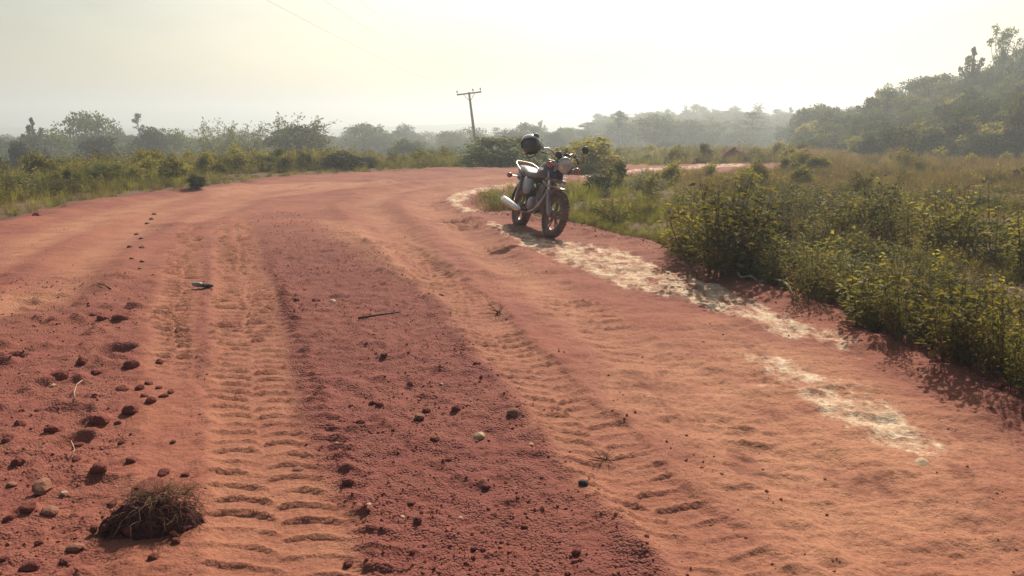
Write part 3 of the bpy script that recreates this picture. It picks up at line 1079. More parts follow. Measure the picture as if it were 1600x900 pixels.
TREE = {}
for i, k in enumerate(('broad', 'tiered', 'umbrella', 'emergent', 'vine', 'palm', 'bamboo', 'bush', 'bush_dark')):
    TREE[k] = proto_tree(k, 100 + i)
TREE['broad_b'] = proto_tree('broad', 151)
TREE['broad_c'] = proto_tree('broad', 152)
TREE['bush_b'] = proto_tree('bush', 153)
TREE['bush_dark_b'] = proto_tree('bush_dark', 154)
_t, _c = proto_tree('bush', 155)
_c.materials.clear(); _c.materials.append(M['leaf_weed'])
TREE['bush_olive'] = (_t, _c)


def place_tree(name, kind, px, top, wpx, d, label, cat='tree', group=None, sink=0.0, rz=None):
    x, y, zt = at_d(px, top, d)
    zb = height_at(x, y) - sink
    h = zt - zb
    w = wpx / FPX * d * (1.2 if kind.startswith('b') else 1.05)
    r = empty(name, (x, y, zb), (0, 0, random.uniform(0, 6.28) if rz is None else rz))
    r.scale = (w, w, h)
    t, c = TREE[kind]
    obj('trunk' if not kind.startswith('bush') and kind != 'bamboo' else 'stems', t, r)
    obj('crown' if not kind.startswith('bush') else 'foliage', c, r)
    return tag(r, label, cat, group)


# --- trees and bushes of the left side and the middle
place_tree('tree', 'broad', 135, 171, 84, 84, 'broad dark-crowned tree rising highest above the wood at far left')
place_tree('bush', 'bush_dark', 152, 207, 76, 62, 'round dark bush standing in front of the tall broad tree', 'bush')
place_tree('tree', 'tiered', 214, 178, 30, 104, 'slim tree with open tiers of branches against the sky')
place_tree('tree', 'umbrella', 182, 193, 26, 106, 'small flat-topped tree between broad tree and slim tiered tree')
place_tree('tree', 'umbrella', 250, 194, 36, 103, 'wide umbrella-shaped tree just right of the slim tiered tree')
place_tree('tree', 'umbrella', 277, 202, 18, 102, 'little mushroom-shaped tree beside the wide umbrella tree')
place_tree('tree', 'bush_dark', 22, 214, 50, 46, 'dark low tree at the left border of the photograph')
place_tree('tree', 'vine', 50, 188, 60, 75, 'dark columnar tree near the left border behind the scrub')
place_tree('tree', 'bush_dark_b', 68, 228, 36, 52, 'small dark thicket tree beside the dark columnar tree')
place_tree('tree', 'bamboo', 340, 187, 74, 66, 'pale feathery tree left of the dark bamboo clump', rz=.5)
place_tree('tree', 'bamboo', 385, 192, 80, 63, 'pale feathery tree with drooping plumes nearest the bamboo clump')
place_tree('bamboo_clump', 'bamboo', 465, 179, 100, 58, 'large dark arching bamboo clump beyond the left road bend', 'bamboo')
place_tree('bush', 'bush_dark', 466, 189, 100, 59, 'dark leafy bush filling the foot of the arching bamboo', 'bush', sink=.2)
place_tree('bush', 'bush_dark_b', 532, 234, 72, 27.5, 'dark bush at the outer edge of the road bend', 'bush', sink=.1)
place_tree('bush', 'bush_dark', 575, 243, 46, 28.5, 'smaller dark bush tucked against the right of the roadside bush', 'bush')
place_tree('bush', 'bush', 637, 211, 62, 62, 'rounded grey-green bush alone in the middle distance', 'bush')
place_tree('bush', 'bush_b', 788, 203, 140, 31, 'wide rounded bush at the foot of the leaning pole', 'bush', sink=.1)
place_tree('bush', 'bush_dark_b', 306, 270, 30, 18.6, 'small dark bush on the left road verge', 'bush')
for px_, tp_, w_, d_, lab_ in ((95, 238, 74, 27, 'dark low bush in the scrub far left, nearest the left border'), (165, 250, 60, 21, 'dark low bush in the scrub nearest the road at far left'),
                              (250, 240, 52, 24, 'mounded bush in the left scrub behind the small verge bush'), (352, 236, 54, 27, 'mounded dark bush in the scrub left of the bamboo clump'),
                              (415, 238, 50, 27, 'low rounded bush in the scrub just before the bamboo clump'), (690, 222, 70, 44, 'hazy low bush left of the pole foot bush')):
    place_tree('bush', 'bush_b' if px_ % 2 else 'bush', px_, tp_, w_, d_, lab_, 'bush', sink=.1)
place_tree('tree', 'palm', 594, 193, 26, 140, 'small palm poking out of the far wood left of the pole')
place_tree('tree', 'broad_b', 630, 191, 34, 138, 'rounded tree topping the far wood left of the pole')
place_tree('tree', 'broad_c', 546, 198, 38, 136, 'squat tree in the far wood right of the bamboo clump')
place_tree('tree', 'emergent', 845, 187, 26, 150, 'small-headed tree showing just above the helmet')
place_tree('tree', 'umbrella', 876, 201, 30, 120, 'thin-trunked umbrella tree right behind the handlebar')
place_tree('bush', 'bush_olive', 915, 206, 112, 26, 'loose olive bush behind the motorcycle mirror', 'bush', sink=.1)
place_tree('bush', 'bush_dark', 932, 270, 52, 17.2, 'dark low bush beside the motorcycle front wheel', 'bush', sink=.08)
# --- the right side
place_tree('tree', 'palm', 1185, 160, 32, 210, 'palm with a round head on the skyline of the hazy hill')
place_tree('tree', 'broad', 1094, 161, 34, 217, 'double-headed tree topping the hazy hill left of the palm')
place_tree('tree', 'emergent', 1072, 163, 14, 217, 'thin spike of a tree on the left of the hazy hilltop')
place_tree('tree', 'broad_b', 1147, 163, 24, 213, 'dense tree just left of the palm on the hazy hill')
place_tree('tree', 'tiered', 1236, 168, 18, 195, 'pointed tree right of the palm on the hazy hill')
place_tree('tree', 'umbrella', 1274, 173, 30, 185, 'flat-topped tree on the right shoulder of the hazy hill')
place_tree('tree', 'bush_dark', 1040, 219, 40, 92, 'dark spreading tree in the clearing below the hazy hill')
place_tree('tree', 'bush_dark_b', 1105, 221, 20, 90, 'small dark upright tree right of the spreading clearing tree')
place_tree('tree', 'vine', 1523, 78, 74, 68, 'broken trunk wrapped in climbers on the right hillside')
place_tree('tree', 'emergent', 1572, 38, 88, 69, 'tallest tree with a bare pale trunk and ragged crown')
place_tree('tree', 'emergent', 1604, 58, 60, 70, 'leaning bare-trunked tree at the right border beside the tallest tree')
place_tree('tree', 'umbrella', 1456, 115, 70, 70, 'airy spreading tree top left of the climber-wrapped trunk')
place_tree('tree', 'umbrella', 1385, 136, 56, 69, 'open-branched tree at the left end of the wooded slope')
place_tree('tree', 'broad_c', 1345, 178, 24, 62, 'dark rounded tree at the foot of the wooded slope')


# --- woods that read as one mass
def wood(name, pts, kinds, hmin, hmax, wmin, wmax, hs=1.0):
    protos = []
    for k in kinds:
        t, c = TREE[k]
        vt = np.empty(len(t.vertices) * 3); t.vertices.foreach_get('co', vt)
        mbj = bpy.data.meshes.new('wood_tree')
        vc = np.empty(len(c.vertices) * 3); c.vertices.foreach_get('co', vc)
        ft = [tuple(p.vertices) for p in t.polygons]
        o_ = len(vt) // 3
        fc = [tuple(q + o_ for q in p.vertices) for p in c.polygons]
        mbj.from_pydata(np.concatenate([vt, vc]).reshape(-1, 3).tolist(), [], ft + fc)
        mbj.materials.append(t.materials[0]); mbj.materials.append(c.materials[0])
        mi = np.zeros(len(ft) + len(fc), np.int32); mi[len(ft):] = 1
        mbj.polygons.foreach_set('material_index', mi)
        protos.append((k, mbj))
    n = len(pts)
    xy = np.asarray(pts)
    z = land(xy[:, 0], xy[:, 1]) - .15
    rot = np.zeros((n, 3)); rot[:, 2] = RNG.uniform(0, 6.28, n)
    h = RNG.uniform(hmin, hmax, n) * hs; w = RNG.uniform(wmin, wmax, n) * (h / hmax) ** .5
    return scatter(name, np.column_stack([xy, z]), rot, np.stack([w, w, h], 1), RNG.integers(0, len(kinds), n), protos)


def band(n, d0, d1, p0, p1):
    d = np.sqrt(RNG.uniform(d0 * d0, d1 * d1, n))
    px = RNG.uniform(p0, p1, n)
    return np.stack([(px - 800) / FPX * d, d], 1)


ALLK = ['broad', 'broad_b', 'broad_c', 'umbrella', 'bush', 'bush_b', 'bush_dark', 'tiered']
o = wood('far_wood', np.concatenate([band(300, 105, 190, -250, 960), band(80, 72, 120, -250, 330)]), ALLK, 3.2, 6.0, 4, 8)
tag(o, 'hazy belt of mixed trees closing the view beyond the scrub', 'wood')
hp = np.concatenate([band(480, 165, 270, 935, 1500), band(90, 105, 165, 960, 1400)])
o = wood('hill_wood', hp, ['broad', 'broad_b', 'broad_c', 'bush', 'bush_b', 'tiered', 'emergent'], 4, 7.2, 6, 10)
tag(o, 'pale blue-green trees covering the hazy hill right of centre', 'wood')
sp_ = band(430, 41, 92, 1240, 1800)
ok = sp_[:, 0] > 18.0 + .10 * (sp_[:, 1] - 37)
o = wood('slope_wood', sp_[ok], ['broad', 'broad_b', 'bush', 'bush_b', 'bush_dark', 'bush_dark_b', 'umbrella', 'broad_c', 'bush_olive', 'bush_olive'], 1.8, 5.0, 2.5, 5.0,
         np.clip(.30 + (sp_[ok][:, 0] - 18.0 - .10 * (sp_[ok][:, 1] - 37)) / 13, .30, 1.0))
tag(o, 'dense green wood covering the slope at the right', 'wood')

# ------------------------------------------------------------------ undergrowth
HERB = [('grass_tuft', proto_grass(1, 70, .55, .16, M['grass'])),
        ('grass_tuft', proto_grass(2, 60, .42, .20, M['grass'], .008)),
        ('weed', proto_herb(3, 11, .50, .22, .065, M['leaf_weed'])),
        ('weed', proto_herb(4, 10, .62, .24, .075, M['leaf_shrub'])),
        ('weed', proto_herb(5, 12, .42, .22, .06, M['leaf_shrub_dark'])),
        ('grass_tuft', proto_grass(6, 60, .50, .18, M['grass_dry'], .006, .6)),
        ('weed', proto_herb(7, 10, .7, .25, .06, M['leaf_shrub']))]


def undergrowth(name, pts, idx, scale, label):
    n = len(pts)
    x, y = pts[:, 0], pts[:, 1]
    z = land(x, y) + np.where((x > NX0 + .4) & (x < NX1 - .4) & (y > NY0) & (y < NY1 - .4), detail(x, y, road_sd(x, y))[0], 0)
    rot = np.stack([RNG.normal(size=n) * .1, RNG.normal(size=n) * .1, RNG.uniform(0, 6.28, n)], 1)
    s = scale * RNG.uniform(.65, 1.25, n)
    o = scatter(name, np.stack([x, y, z], 1), rot, np.stack([s, s, s * RNG.uniform(.8, 1.2, n)], 1), idx, HERB)
    tag(o, label, 'undergrowth')


def spread(n, x0, x1, y0, y1, dens):
    x = RNG.uniform(x0, x1, n); y = RNG.uniform(y0, y1, n)
    return np.stack([x, y], 1)[RNG.uniform(size=n) < dens(x, y)]


# right of the road
def lumps(seed, mat):
    global RNG
    keep, RNG = RNG, np.random.default_rng(seed)
    mb = MB()
    n_ = 16
    d = rand_dirs(n_, .25)
    c = d * np.array([.40, .40, .45]) * RNG.uniform(.4, 1.0, (n_, 1)) + np.array([0, 0, .36])
    c[:, 2] = np.clip(c[:, 2], .1, .9)
    clumps(mb, c, RNG.uniform(.12, .20, n_), 70, .075)
    RNG = keep
    return mb.mesh('low_bush', mat)


HERB += [('low_bush', lumps(8, M['leaf_weed'])), ('low_bush', lumps(9, M['leaf_shrub_dark'])), ('low_bush', lumps(10, M['leaf_shrub']))]
one = lambda x, y: np.ones_like(x)
strip = np.array([(a[0] + (b[0] - a[0]) * t + q, a[1] + (b[1] - a[1]) * t) for a, b in zip(RIGHT_EDGE[:8], RIGHT_EDGE[1:9])
                  for t, q in zip(RNG.uniform(0, 1, 110), RNG.uniform(.10, .75, 110))])
P = np.concatenate([spread(5200, .5, 9, 3.4, 14, one), strip, spread(6000, -1.5, 17, 13, 27, one), spread(6500, 2, 42, 26, 62, one)])
P = P[(P[:, 0] < P[:, 1] * .78 + 1.5)]
sdv = road_sd(P[:, 0], P[:, 1])
P = P[sdv < .03 - .5 * np.maximum(fbm(P[:, 0], P[:, 1], 1.6, 2, 81) + .1, 0)]
onbank = road_sd(P[:, 0], P[:, 1]) > -.30
gap = fbm(P[:, 0], P[:, 1], .9, 3, 86)
P = P[(gap > -.13) | (road_sd(P[:, 0], P[:, 1]) > -.35) | (P[:, 1] > 19)]
onbank = road_sd(P[:, 0], P[:, 1]) > -.30
pat = fbm(P[:, 0], P[:, 1], .22, 3, 82)
pa2 = fbm(P[:, 0], P[:, 1], .6, 3, 84)
u = RNG.uniform(size=len(P))
X, Y = P[:, 0], P[:, 1]
grassy = (X < Y * .20 + .1) & (Y > 8)
ix = np.where(u < .25, 3, np.where(u < .5, 6, np.where(u < .66, 4, np.where(u < .86, 2, 5))))
ix = np.where((pa2 > .05) & (u < .75), 4, ix)
ix = np.where((pa2 < -.06) & (u < .8), np.where(u < .5, 5, np.where(u < .55, 1, 2)), ix)
ix = np.where(onbank, np.where(u < .28, 5, np.where(u < .6, 4, np.where(u < .8, 2, 6))), ix)
ix = np.where(grassy & ~onbank, np.where(u < .4, 0, np.where(u < .7, 1, np.where(u < .9, 2, 3))), ix)
brown = (Y > 18) & (X > Y * .20) & (u + .8 * pat < .62)
ix = np.where(brown, 5, ix)
sc = np.where(Y < 9, .46, np.where(Y < 19, .56, np.where(Y < 26, .55, .72))) * np.where(grassy, .7, 1.0) * np.clip(1 + 2.2 * pa2, .45, 1.7) * np.where(onbank, .85, 1)
lump = (u > .985) & (Y > 15) & (X > Y * .12) & (pa2 > -.05)
ix = np.where(lump, np.where(pat > .05, 8, np.where(pat > -.1, 9, 7)), ix)
sc = np.where(lump, np.where(Y < 26, .65, .8), sc)
undergrowth('undergrowth', P, ix, sc, 'tangled olive and brown weeds and grass right of the road')

# left of the road and beyond the bend
P = np.concatenate([spread(9500, -26, -2, 9, 34, one), spread(9500, -60, 12, 28, 85, one), spread(2500, 0, 40, 60, 110, one)])
P = P[np.abs(P[:, 0]) < P[:, 1] * .78 + 1.5]
sdv = road_sd(P[:, 0], P[:, 1])
P = P[(sdv < -.2)]
X, Y = P[:, 0], P[:, 1]
dl = seg_dist(X, Y, LEFT_EDGE)
u = RNG.uniform(size=len(P))
pa2 = fbm(X, Y, .33, 3, 85)
ix = np.where(u < .35, 2, np.where(u < .6, 0, np.where(u < .8, 3, np.where(u < .9, 6, 4))))
ix = np.where((pa2 > .08) & (u < .75), 4, ix)
ix = np.where((pa2 < -.1) & (u < .6), np.where(u < .3, 1, 0), ix)
ix = np.where((dl < 1.8) & (u > .25), np.where(u < .6, 5, 1), ix)
sc = np.where(Y < 34, .85, .95) * (.3 + .7 * sstep(.2, 4.5, dl)) * (1 + 1.3 * fbm(X, Y, .25, 2, 83))
lump = (u > .95) & (dl > 2.2)
ix = np.where(lump, np.where(pa2 > .12, 8, np.where(u > .965, 7, 9)), ix)
sc = np.where(lump, np.clip(.25 * dl, .35, np.where(Y < 28, .75, .65)) * RNG.uniform(.7, 1.2, len(P)), sc)
undergrowth('undergrowth', P, ix, sc, 'green scrub and grass filling the low ground left of the road')

# ------------------------------------------------------------------ shrubs one can tell apart, right of the road
SHRUB = [proto_shrub(21, 30, 1.0, .42, .085, M['leaf_shrub']),
         proto_shrub(22, 26, 1.0, .50, .075, M['leaf_shrub_dark']),
         proto_shrub(23, 34, 1.0, .60, .060, M['leaf_shrub'], 40),
         proto_shrub(24, 22, 1.0, .40, .10, M['leaf_weed'], 30)]


def shrub(px, base, top, wpx, kind, label, group=None):
    x, y = gp(px, base)
    h = (base - top) / FPX * math.hypot(y, CAM_H) / math.cos(R(8))
    w = wpx / FPX * y
    z = height_at(x, y)
    r = empty('shrub', (x, y, z - .02), (0, 0, random.uniform(0, 6.28)))
    wb = (.84, 1.0, 1.2, .8)[kind]
    r.scale = (w / wb, w / wb, h * 1.12)
    st, lv = SHRUB[kind]
    obj('stems', st, r); obj('foliage', lv, r)
    return tag(r, label, 'shrub', group)


shrub(1130, 434, 258, 150, 0, 'tall leafy shrub at the road edge with one high shoot')
shrub(1085, 412, 300, 90, 3, 'yellow-green shrub against the left of the tall leafy shrub')
shrub(1180, 436, 300, 100, 1, 'dark shrub against the right of the tall leafy shrub')
shrub(1062, 400, 330, 60, 2, 'short shrub at the grass end of the shrub belt')
shrub(1245, 372, 292, 80, 1, 'dark shrub standing behind the gap in the shrub belt')
shrub(1310, 384, 285, 100, 0, 'leafy shrub with paired leaves behind the brown grass')
shrub(1365, 388, 262, 90, 1, 'upright shrub with thin shoots left of the large-leaved shrub')
shrub(1430, 398, 290, 110, 2, 'bushy shrub in the middle of the back row at right')
shrub(1490, 402, 280, 110, 3, 'large-leaved bright shrub in the back row at right')
shrub(1560, 412, 270, 120, 1, 'dark shrub of the back row touching the right border')
shrub(1610, 430, 310, 110, 0, 'half-cropped shrub at the right border of the back row')
shrub(1268, 484, 400, 110, 2, 'low olive shrub spilling towards the road beside the dry branches')
shrub(1350, 516, 405, 120, 3, 'low bright weed bush in front of the back-row shrubs')
shrub(1426, 547, 420, 130, 2, 'olive bush above the widest part of the soil bank')
shrub(1496, 580, 425, 140, 0, 'broad olive bush over the right end of the bank')
shrub(1578, 615, 430, 150, 2, 'nearest olive bush at the right border above the road')
shrub(1640, 645, 480, 130, 1, 'dark cropped bush at the lower right border of the greenery')
shrub(1215, 448, 385, 70, 2, 'small shrub between the tall leafy shrub and olive shrub')
shrub(960, 350, 300, 54, 3, 'small pale weed bush in the grass right of the front wheel')
shrub(1000, 340, 290, 60, 2, 'brownish bush in the grass before the far road strip')
shrub(1010, 296, 262, 70, 1, 'dark mounded shrub at the near edge of the far road')
shrub(765, 331, 300, 44, 2, 'scrubby plant on the grass tip left of the rear wheel')
shrub(780, 316, 292, 50, 1, 'dark scrubby plant behind the rear wheel')


# ------------------------------------------------------------------ red earth heaps by the far road
def heap(px, base, top, wpx, d, label):
    x, y, zt = at_d(px, top, d)
    z = height_at(x, y) - .2
    w = wpx / FPX * d
    n = 40
    g = np.linspace(-1, 1, n)
    X, Y = np.meshgrid(g, g)
    q = np.sqrt(X ** 2 + Y ** 2)
    Z = (zt - z) * np.clip(1.05 - q ** 1.6, -.12, 1) * (1 + .7 * fbm(X + px, Y, 2.2, 4, 91)) + .06 * fbm(X + px, Y, 9, 3, 92)
    o = grid_mesh('earth_heap', X * w * .6, Y * w * .5, Z, np.ones((n - 1, n - 1), bool), None, M['red_bank'])
    o.location = (x, y, z)
    return tag(o, label, 'earth heap')


heap(1148, 254, 234, 62, 36, 'rounded red earth heap beyond the far road')
heap(1255, 262, 232, 110, 39, 'long red earth bank rising beside the far road end')
heap(1090, 264, 250, 50, 31.5, 'low red earth heap at the near side of the far road')

# ------------------------------------------------------------------ utility poles and wires
def utility_pole(px, top, base_h, d, lean, arm, label, detailed=True):
    x, y, zt = at_d(px, top, d)
    zb = height_at(x, y)
    h = zt - zb
    xb = x + math.tan(lean) * h
    r = empty('utility_pole', (xb, y, zb), (0, -lean, 0))
    L = h / math.cos(lean)
    mb = MB(); mb.tube([(0, 0, -.3), (0, 0, L * .5), (0, 0, L + .12)], [.15, .13, .10], 10)
    mb.build('shaft', M['pole'], r, True)
    mb = MB(); mb.box((0, -.13, L), (arm, .10, .13)); mb.build('crossarm', M['pole'], r)
    for sx in (-.47, .17, .47) if detailed else (-.46, .46):
        mb = MB()
        mb.lathe([(.02, 0), (.02, .12), (.07, .13), (.075, .18), (.045, .2), (.065, .22), (.06, .28), (.03, .32), (0, .33)], (sx * arm, -.13, L + .06), (0, 0, 1), 10)
        mb.build('insulator', M['porcelain'], r, True)
    for sg in (-1, 1):
        mb = MB(); mb.tube([(sg * arm * .22, -.13, L - .06), (sg * .1, -.12, L - .6)], .025, 6); mb.build('brace', M['pole'], r)
    tag(r, label, 'utility pole')
    rot = Matrix.Rotation(-lean, 3, 'Y')
    return [Vector((xb, y, zb)) + rot @ Vector((sx * arm, -.13, L + .36)) for sx in (-.47, .17, .47)]


tips = utility_pole(733, 146, 0, 75, R(6.8), 2.25, 'leaning wooden pole with a crossarm and three insulators')
far_tips = utility_pole(821, 198, 0, 150, R(1.5), 2.3, 'faint distant pole with a crossarm behind the helmet', False)
for k, (a, pt) in enumerate(zip(tips, ((-9.2, -6, 6.6), (-7.4, -6, 6.6), (-6.2, -6, 6.7)))):
    b = Vector(pt)
    P = []
    for i in range(25):
        t = i / 24
        q = a.lerp(b, t); q.z -= 1.1 * 4 * t * (1 - t) * .5
        P.append(tuple(q))
    mb = MB(); mb.tube(P, .004, 5)
    o = mb.build('power_line', M['wire'])
    tag(o, ('left', 'middle', 'right')[k] + ' one of the three thin wires running up from the leaning pole', 'power line', 'wires on the leaning pole')

# ------------------------------------------------------------------ motorcycle
FRONT = Vector((*gp(858, 368), 0)); REAR = Vector((*gp(812, 352.5), 0))
FRONT.z = height_at(FRONT.x, FRONT.y); REAR.z = height_at(REAR.x, REAR.y)
head = math.atan2(FRONT.y - REAR.y, FRONT.x - REAR.x)
mid = (FRONT + REAR) / 2
LEAN = R(11.5)
bike = empty('motorcycle', (mid.x, mid.y, min(FRONT.z, REAR.z) - .005), (-LEAN, 0, head))
tag(bike, 'dusty dark blue motorcycle leaning on its stand at the road edge', 'motorcycle')
WB = .64
WR = .318


def wheel(name, parent, c, wid, R_):
    w = empty(name, c)
    w.parent = parent
    hw = wid / 2
    mb = MB()
    prof = [(R_ - .085, -hw * .55), (R_ - .07, -hw * .9), (R_ - .04, -hw), (R_ - .018, -hw * .86), (R_ - .004, -hw * .5), (R_, 0),
            (R_ - .004, hw * .5), (R_ - .018, hw * .86), (R_ - .04, hw), (R_ - .07, hw * .9), (R_ - .085, hw * .55), (R_ - .085, -hw * .55)]
    mb.lathe(prof, (0, 0, 0), (0, 1, 0), 40)
    for k in range(40):                       # tread blocks
        a = 2 * math.pi * k / 40
        for s in (-.45, .45):
            mb.box((math.cos(a) * (R_ - .001), s * hw, math.sin(a) * (R_ - .001)), (.012, hw * .7, .03), Euler((0, -a, 0)), .2)
    mb.build('tyre', M['rubber'], w, True)
    mb = MB()
    mb.lathe([(R_ - .105, -hw * .5), (R_ - .078, -hw * .62), (R_ - .078, hw * .62), (R_ - .105, hw * .5), (R_ - .105, -hw * .5)], (0, 0, 0), (0, 1, 0), 36)
    for k in range(5):                        # cast spokes in pairs
        for e in (-.16, .16):
            a = 2 * math.pi * k / 5 + .3
            p0 = (math.cos(a + e * 1.2) * .045, 0, math.sin(a + e * 1.2) * .045)
            p1 = (math.cos(a + e) * (R_ - .1), 0, math.sin(a + e) * (R_ - .1))
            mb.tube([p0, p1], [.014, .011], 6)
    mb.build('rim', M['alloy'], w)
    mb = MB(); mb.lathe([(0, -.07), (.03, -.07), (.055, -.05), (.06, 0), (.055, .05), (.03, .07), (0, .07)], (0, 0, 0), (0, 1, 0), 20)
    mb.build('hub', M['steel'], w, True)
    return w


wheel('rear_wheel', bike, (-WB, 0, WR), .115, WR)
# steering group: turned about the raked steering head
RAKE, STEER = R(25), R(5)
HEAD_P = Vector((.36, 0, .88))
ax = Vector((-math.sin(RAKE), 0, math.cos(RAKE)))
SM = Matrix.Translation(HEAD_P) @ Matrix.Rotation(STEER, 4, ax) @ Matrix.Translation(-HEAD_P)


def steer(o):
    o.matrix_local = SM @ o.matrix_local
    return o


fw = wheel('front_wheel', bike, (WB, 0, WR), .09, WR)
fw.matrix_local = SM @ Matrix.Translation((WB, 0, WR))
for sg in (-1, 1):
    y = sg * .105
    axle = Vector((WB, y, WR))
    mb = MB(); mb.tube([axle + ax * .30, axle + ax * .80], .0185, 12)
    fl = steer(mb.build('fork_leg', M['chrome'], bike, True))
    mb = MB(); mb.tube([axle - ax * .035 + Vector((.012, 0, 0)), axle + ax * .02, axle + ax * .33, axle + ax * .335], [.022, .030, .027, .022], 12)
    mb.build('fork_slider', M['chrome_dull'], fl, True)
mb = MB()
for t_, yw in ((.50, .27), (.77, .25)):
    c = Vector((WB, 0, WR)) + ax * t_
    mb.box(tuple(c), (.075, yw + .03, .034), Euler((0, -RAKE, 0)), .25)
steer(mb.build('triple_clamp', M['steel'], bike))
mb = MB(); mb.box(tuple(Vector((WB + .006, 0, WR)) + ax * .40), (.03, .30, .022), Euler((0, -RAKE, 0)), .3)
steer(mb.build('fork_brace', M['chrome'], bike))
# front mudguard: an arc over the tyre
def arc_guard(c, r, a0, a1, hw, n=16, drop=.018):
    vs, fs = [], []
    for s, rr in ((0, r), (1, r - .004)):
        for i in range(n + 1):
            a = a0 + (a1 - a0) * i / n
            for k in range(7):
                u_ = k / 3 - 1
                q = rr - drop * u_ * u_ * 1.3
                vs.append((c[0] + math.cos(a) * q, u_ * hw, c[2] + math.sin(a) * q))
    m_ = (n + 1) * 7
    for i in range(n):
        for k in range(6):
            a = i * 7 + k
            fs.append((a, a + 1, a + 8, a + 7)); fs.append((a + m_, a + m_ + 7, a + m_ + 8, a + m_ + 1))
    for i in range(n):
        for k in (0, 6):
            a = i * 7 + k
            fs.append((a, a + 7, a + 7 + m_, a + m_))
    for i in (0, n):
        for k in range(6):
            a = i * 7 + k
            fs.append((a, a + 1, a + 1 + m_, a + m_))
    return MB().add(vs, fs)


steer(arc_guard((WB, 0, WR), WR + .055, R(74), R(165), .068).build('front_mudguard', M['chrome_dull'], bike, True))
# headlight with its bracket, ring and lens
hc = Vector((.58, 0, 1.0))
hd = Vector((1, 0, -.10)).normalized()
hl = empty('headlight', (0, 0, 0)); hl.parent = bike
mb = MB(); mb.lathe([(0, -.15), (.05, -.145), (.085, -.11), (.098, -.05), (.102, 0)], hc, hd, 28); mb.build('bowl', M['black'], hl, True)
mb = MB(); mb.lathe([(.100, -.008), (.110, -.004), (.112, .010), (.104, .022), (.094, .020), (.094, .008)], hc, hd, 32); mb.build('headlight_ring', M['chrome'], hl, True)
mb = MB(); mb.lathe([(.095, .012), (.08, .024), (.05, .033), (.0, .037)], hc, hd, 28); mb.build('lens', M['lens'], hl, True)
hl.matrix_local = SM
for sg in (-1, 1):
    mb = MB(); mb.box((.55, sg * .112, .97), (.10, .012, .16), Euler((0, -R(20), 0)), .3)
    steer(mb.build('headlight_bracket', M['steel'], bike))
    ind = empty('indicator', (0, 0, 0)); ind.parent = bike
    mb = MB(); mb.tube([(.55, sg * .11, .965), (.55, sg * .19, .965)], .011, 8); mb.build('indicator_stalk', M['chrome_dull'], ind)
    mb = MB(); mb.lathe([(0, -.045), (.028, -.04), (.040, -.015), (.042, .01)], (.55, sg * .215, .965), (1, 0, 0), 16); mb.build('indicator_body', M['black'], ind, True)
    mb = MB(); mb.lathe([(.043, .008), (.044, .03), (.034, .048), (0, .054)], (.55, sg * .215, .965), (1, 0, 0), 16); mb.build('indicator_lens', M['amber'], ind, True)
    ind.matrix_local = SM
# instruments
ins = empty('instrument_cluster', (0, 0, 0)); ins.parent = bike
for sg in (-1, 1):
    mb = MB(); mb.lathe([(0, -.04), (.035, -.035), (.048, 0), (.048, .03), (.042, .036), (.0, .036)], (.47, sg * .058, 1.12), (-.55, 0, .83), 20); mb.build('dial', M['black'], ins, True)
mb = MB(); mb.box((.48, 0, 1.10), (.05, .14, .05), Euler((0, R(30), 0)), .3); mb.build('dial_bracket', M['black'], ins)
ins.matrix_local = SM
# handlebar, grips, levers, mirrors
bar = [(.40, 0, 1.10), (.40, .07, 1.105), (.39, .13, 1.15), (.37, .19, 1.18), (.31, .30, 1.15), (.24, .385, 1.10)]
hbp = [(a, -b, c) for a, b, c in bar[:0:-1]] + bar
mb = MB(); mb.tube(hbp, .0125, 10); steer(mb.build('handlebar', M['chrome_dull'], bike, True))
for sg in (-1, 1):
    g0, g1 = Vector((.315, sg * .292, 1.153)), Vector((.225, sg * .405, 1.088))
    mb = MB(); mb.tube([g0, g0.lerp(g1, .06), g1, g1 + (g1 - g0) * .06], [.02, .018, .018, .014], 12); steer(mb.build('grip', M['black'], bike, True))
    mb = MB(); mb.box((.325, sg * .272, 1.163), (.06, .055, .05), Euler((0, 0, sg * R(-38))), .25); steer(mb.build('switch_box', M['black'], bike))
    mb = MB(); mb.tube([(.355, sg * .262, 1.16), (.345, sg * .32, 1.14), (.295, sg * .42, 1.085)], [.008, .0065, .007], 6); steer(mb.build('lever', M['chrome'], bike, True))
    mr = empty('mirror', (0, 0, 0)); mr.parent = bike
    mb = MB(); mb.tube([(.33, sg * .26, 1.17), (.34, sg * .27, 1.21), (.35, sg * .33, 1.25), (.34, sg * .375, 1.27)], .0065, 8); mb.build('mirror_stem', M['chrome'], mr, True)
    mb = MB(); mb.lathe([(0, .026), (.03, .022), (.05, .010), (.055, 0), (.052, -.004)], (.335, sg * .40, 1.285), (.93, sg * -.15, -.05), 24); mb.build('mirror_shell', M['black'], mr, True)
    mb = MB(); mb.lathe([(.051, -.003), (.0, -.003)], (.335, sg * .40, 1.285), (.93, sg * -.15, -.05), 24); mb.build('mirror_glass', M['mirror'], mr)
    mr.matrix_local = SM
mb = MB()
for sg in (-1, 1):
    mb.tube([(.36, sg * .27, 1.12), (.50, sg * .16, 1.10), (.60, sg * .08, 1.0), (.50, sg * .05, .86), (.38, sg * .04, .72)], .006, 6)
mb.build('cable', M['black'], bike, True)
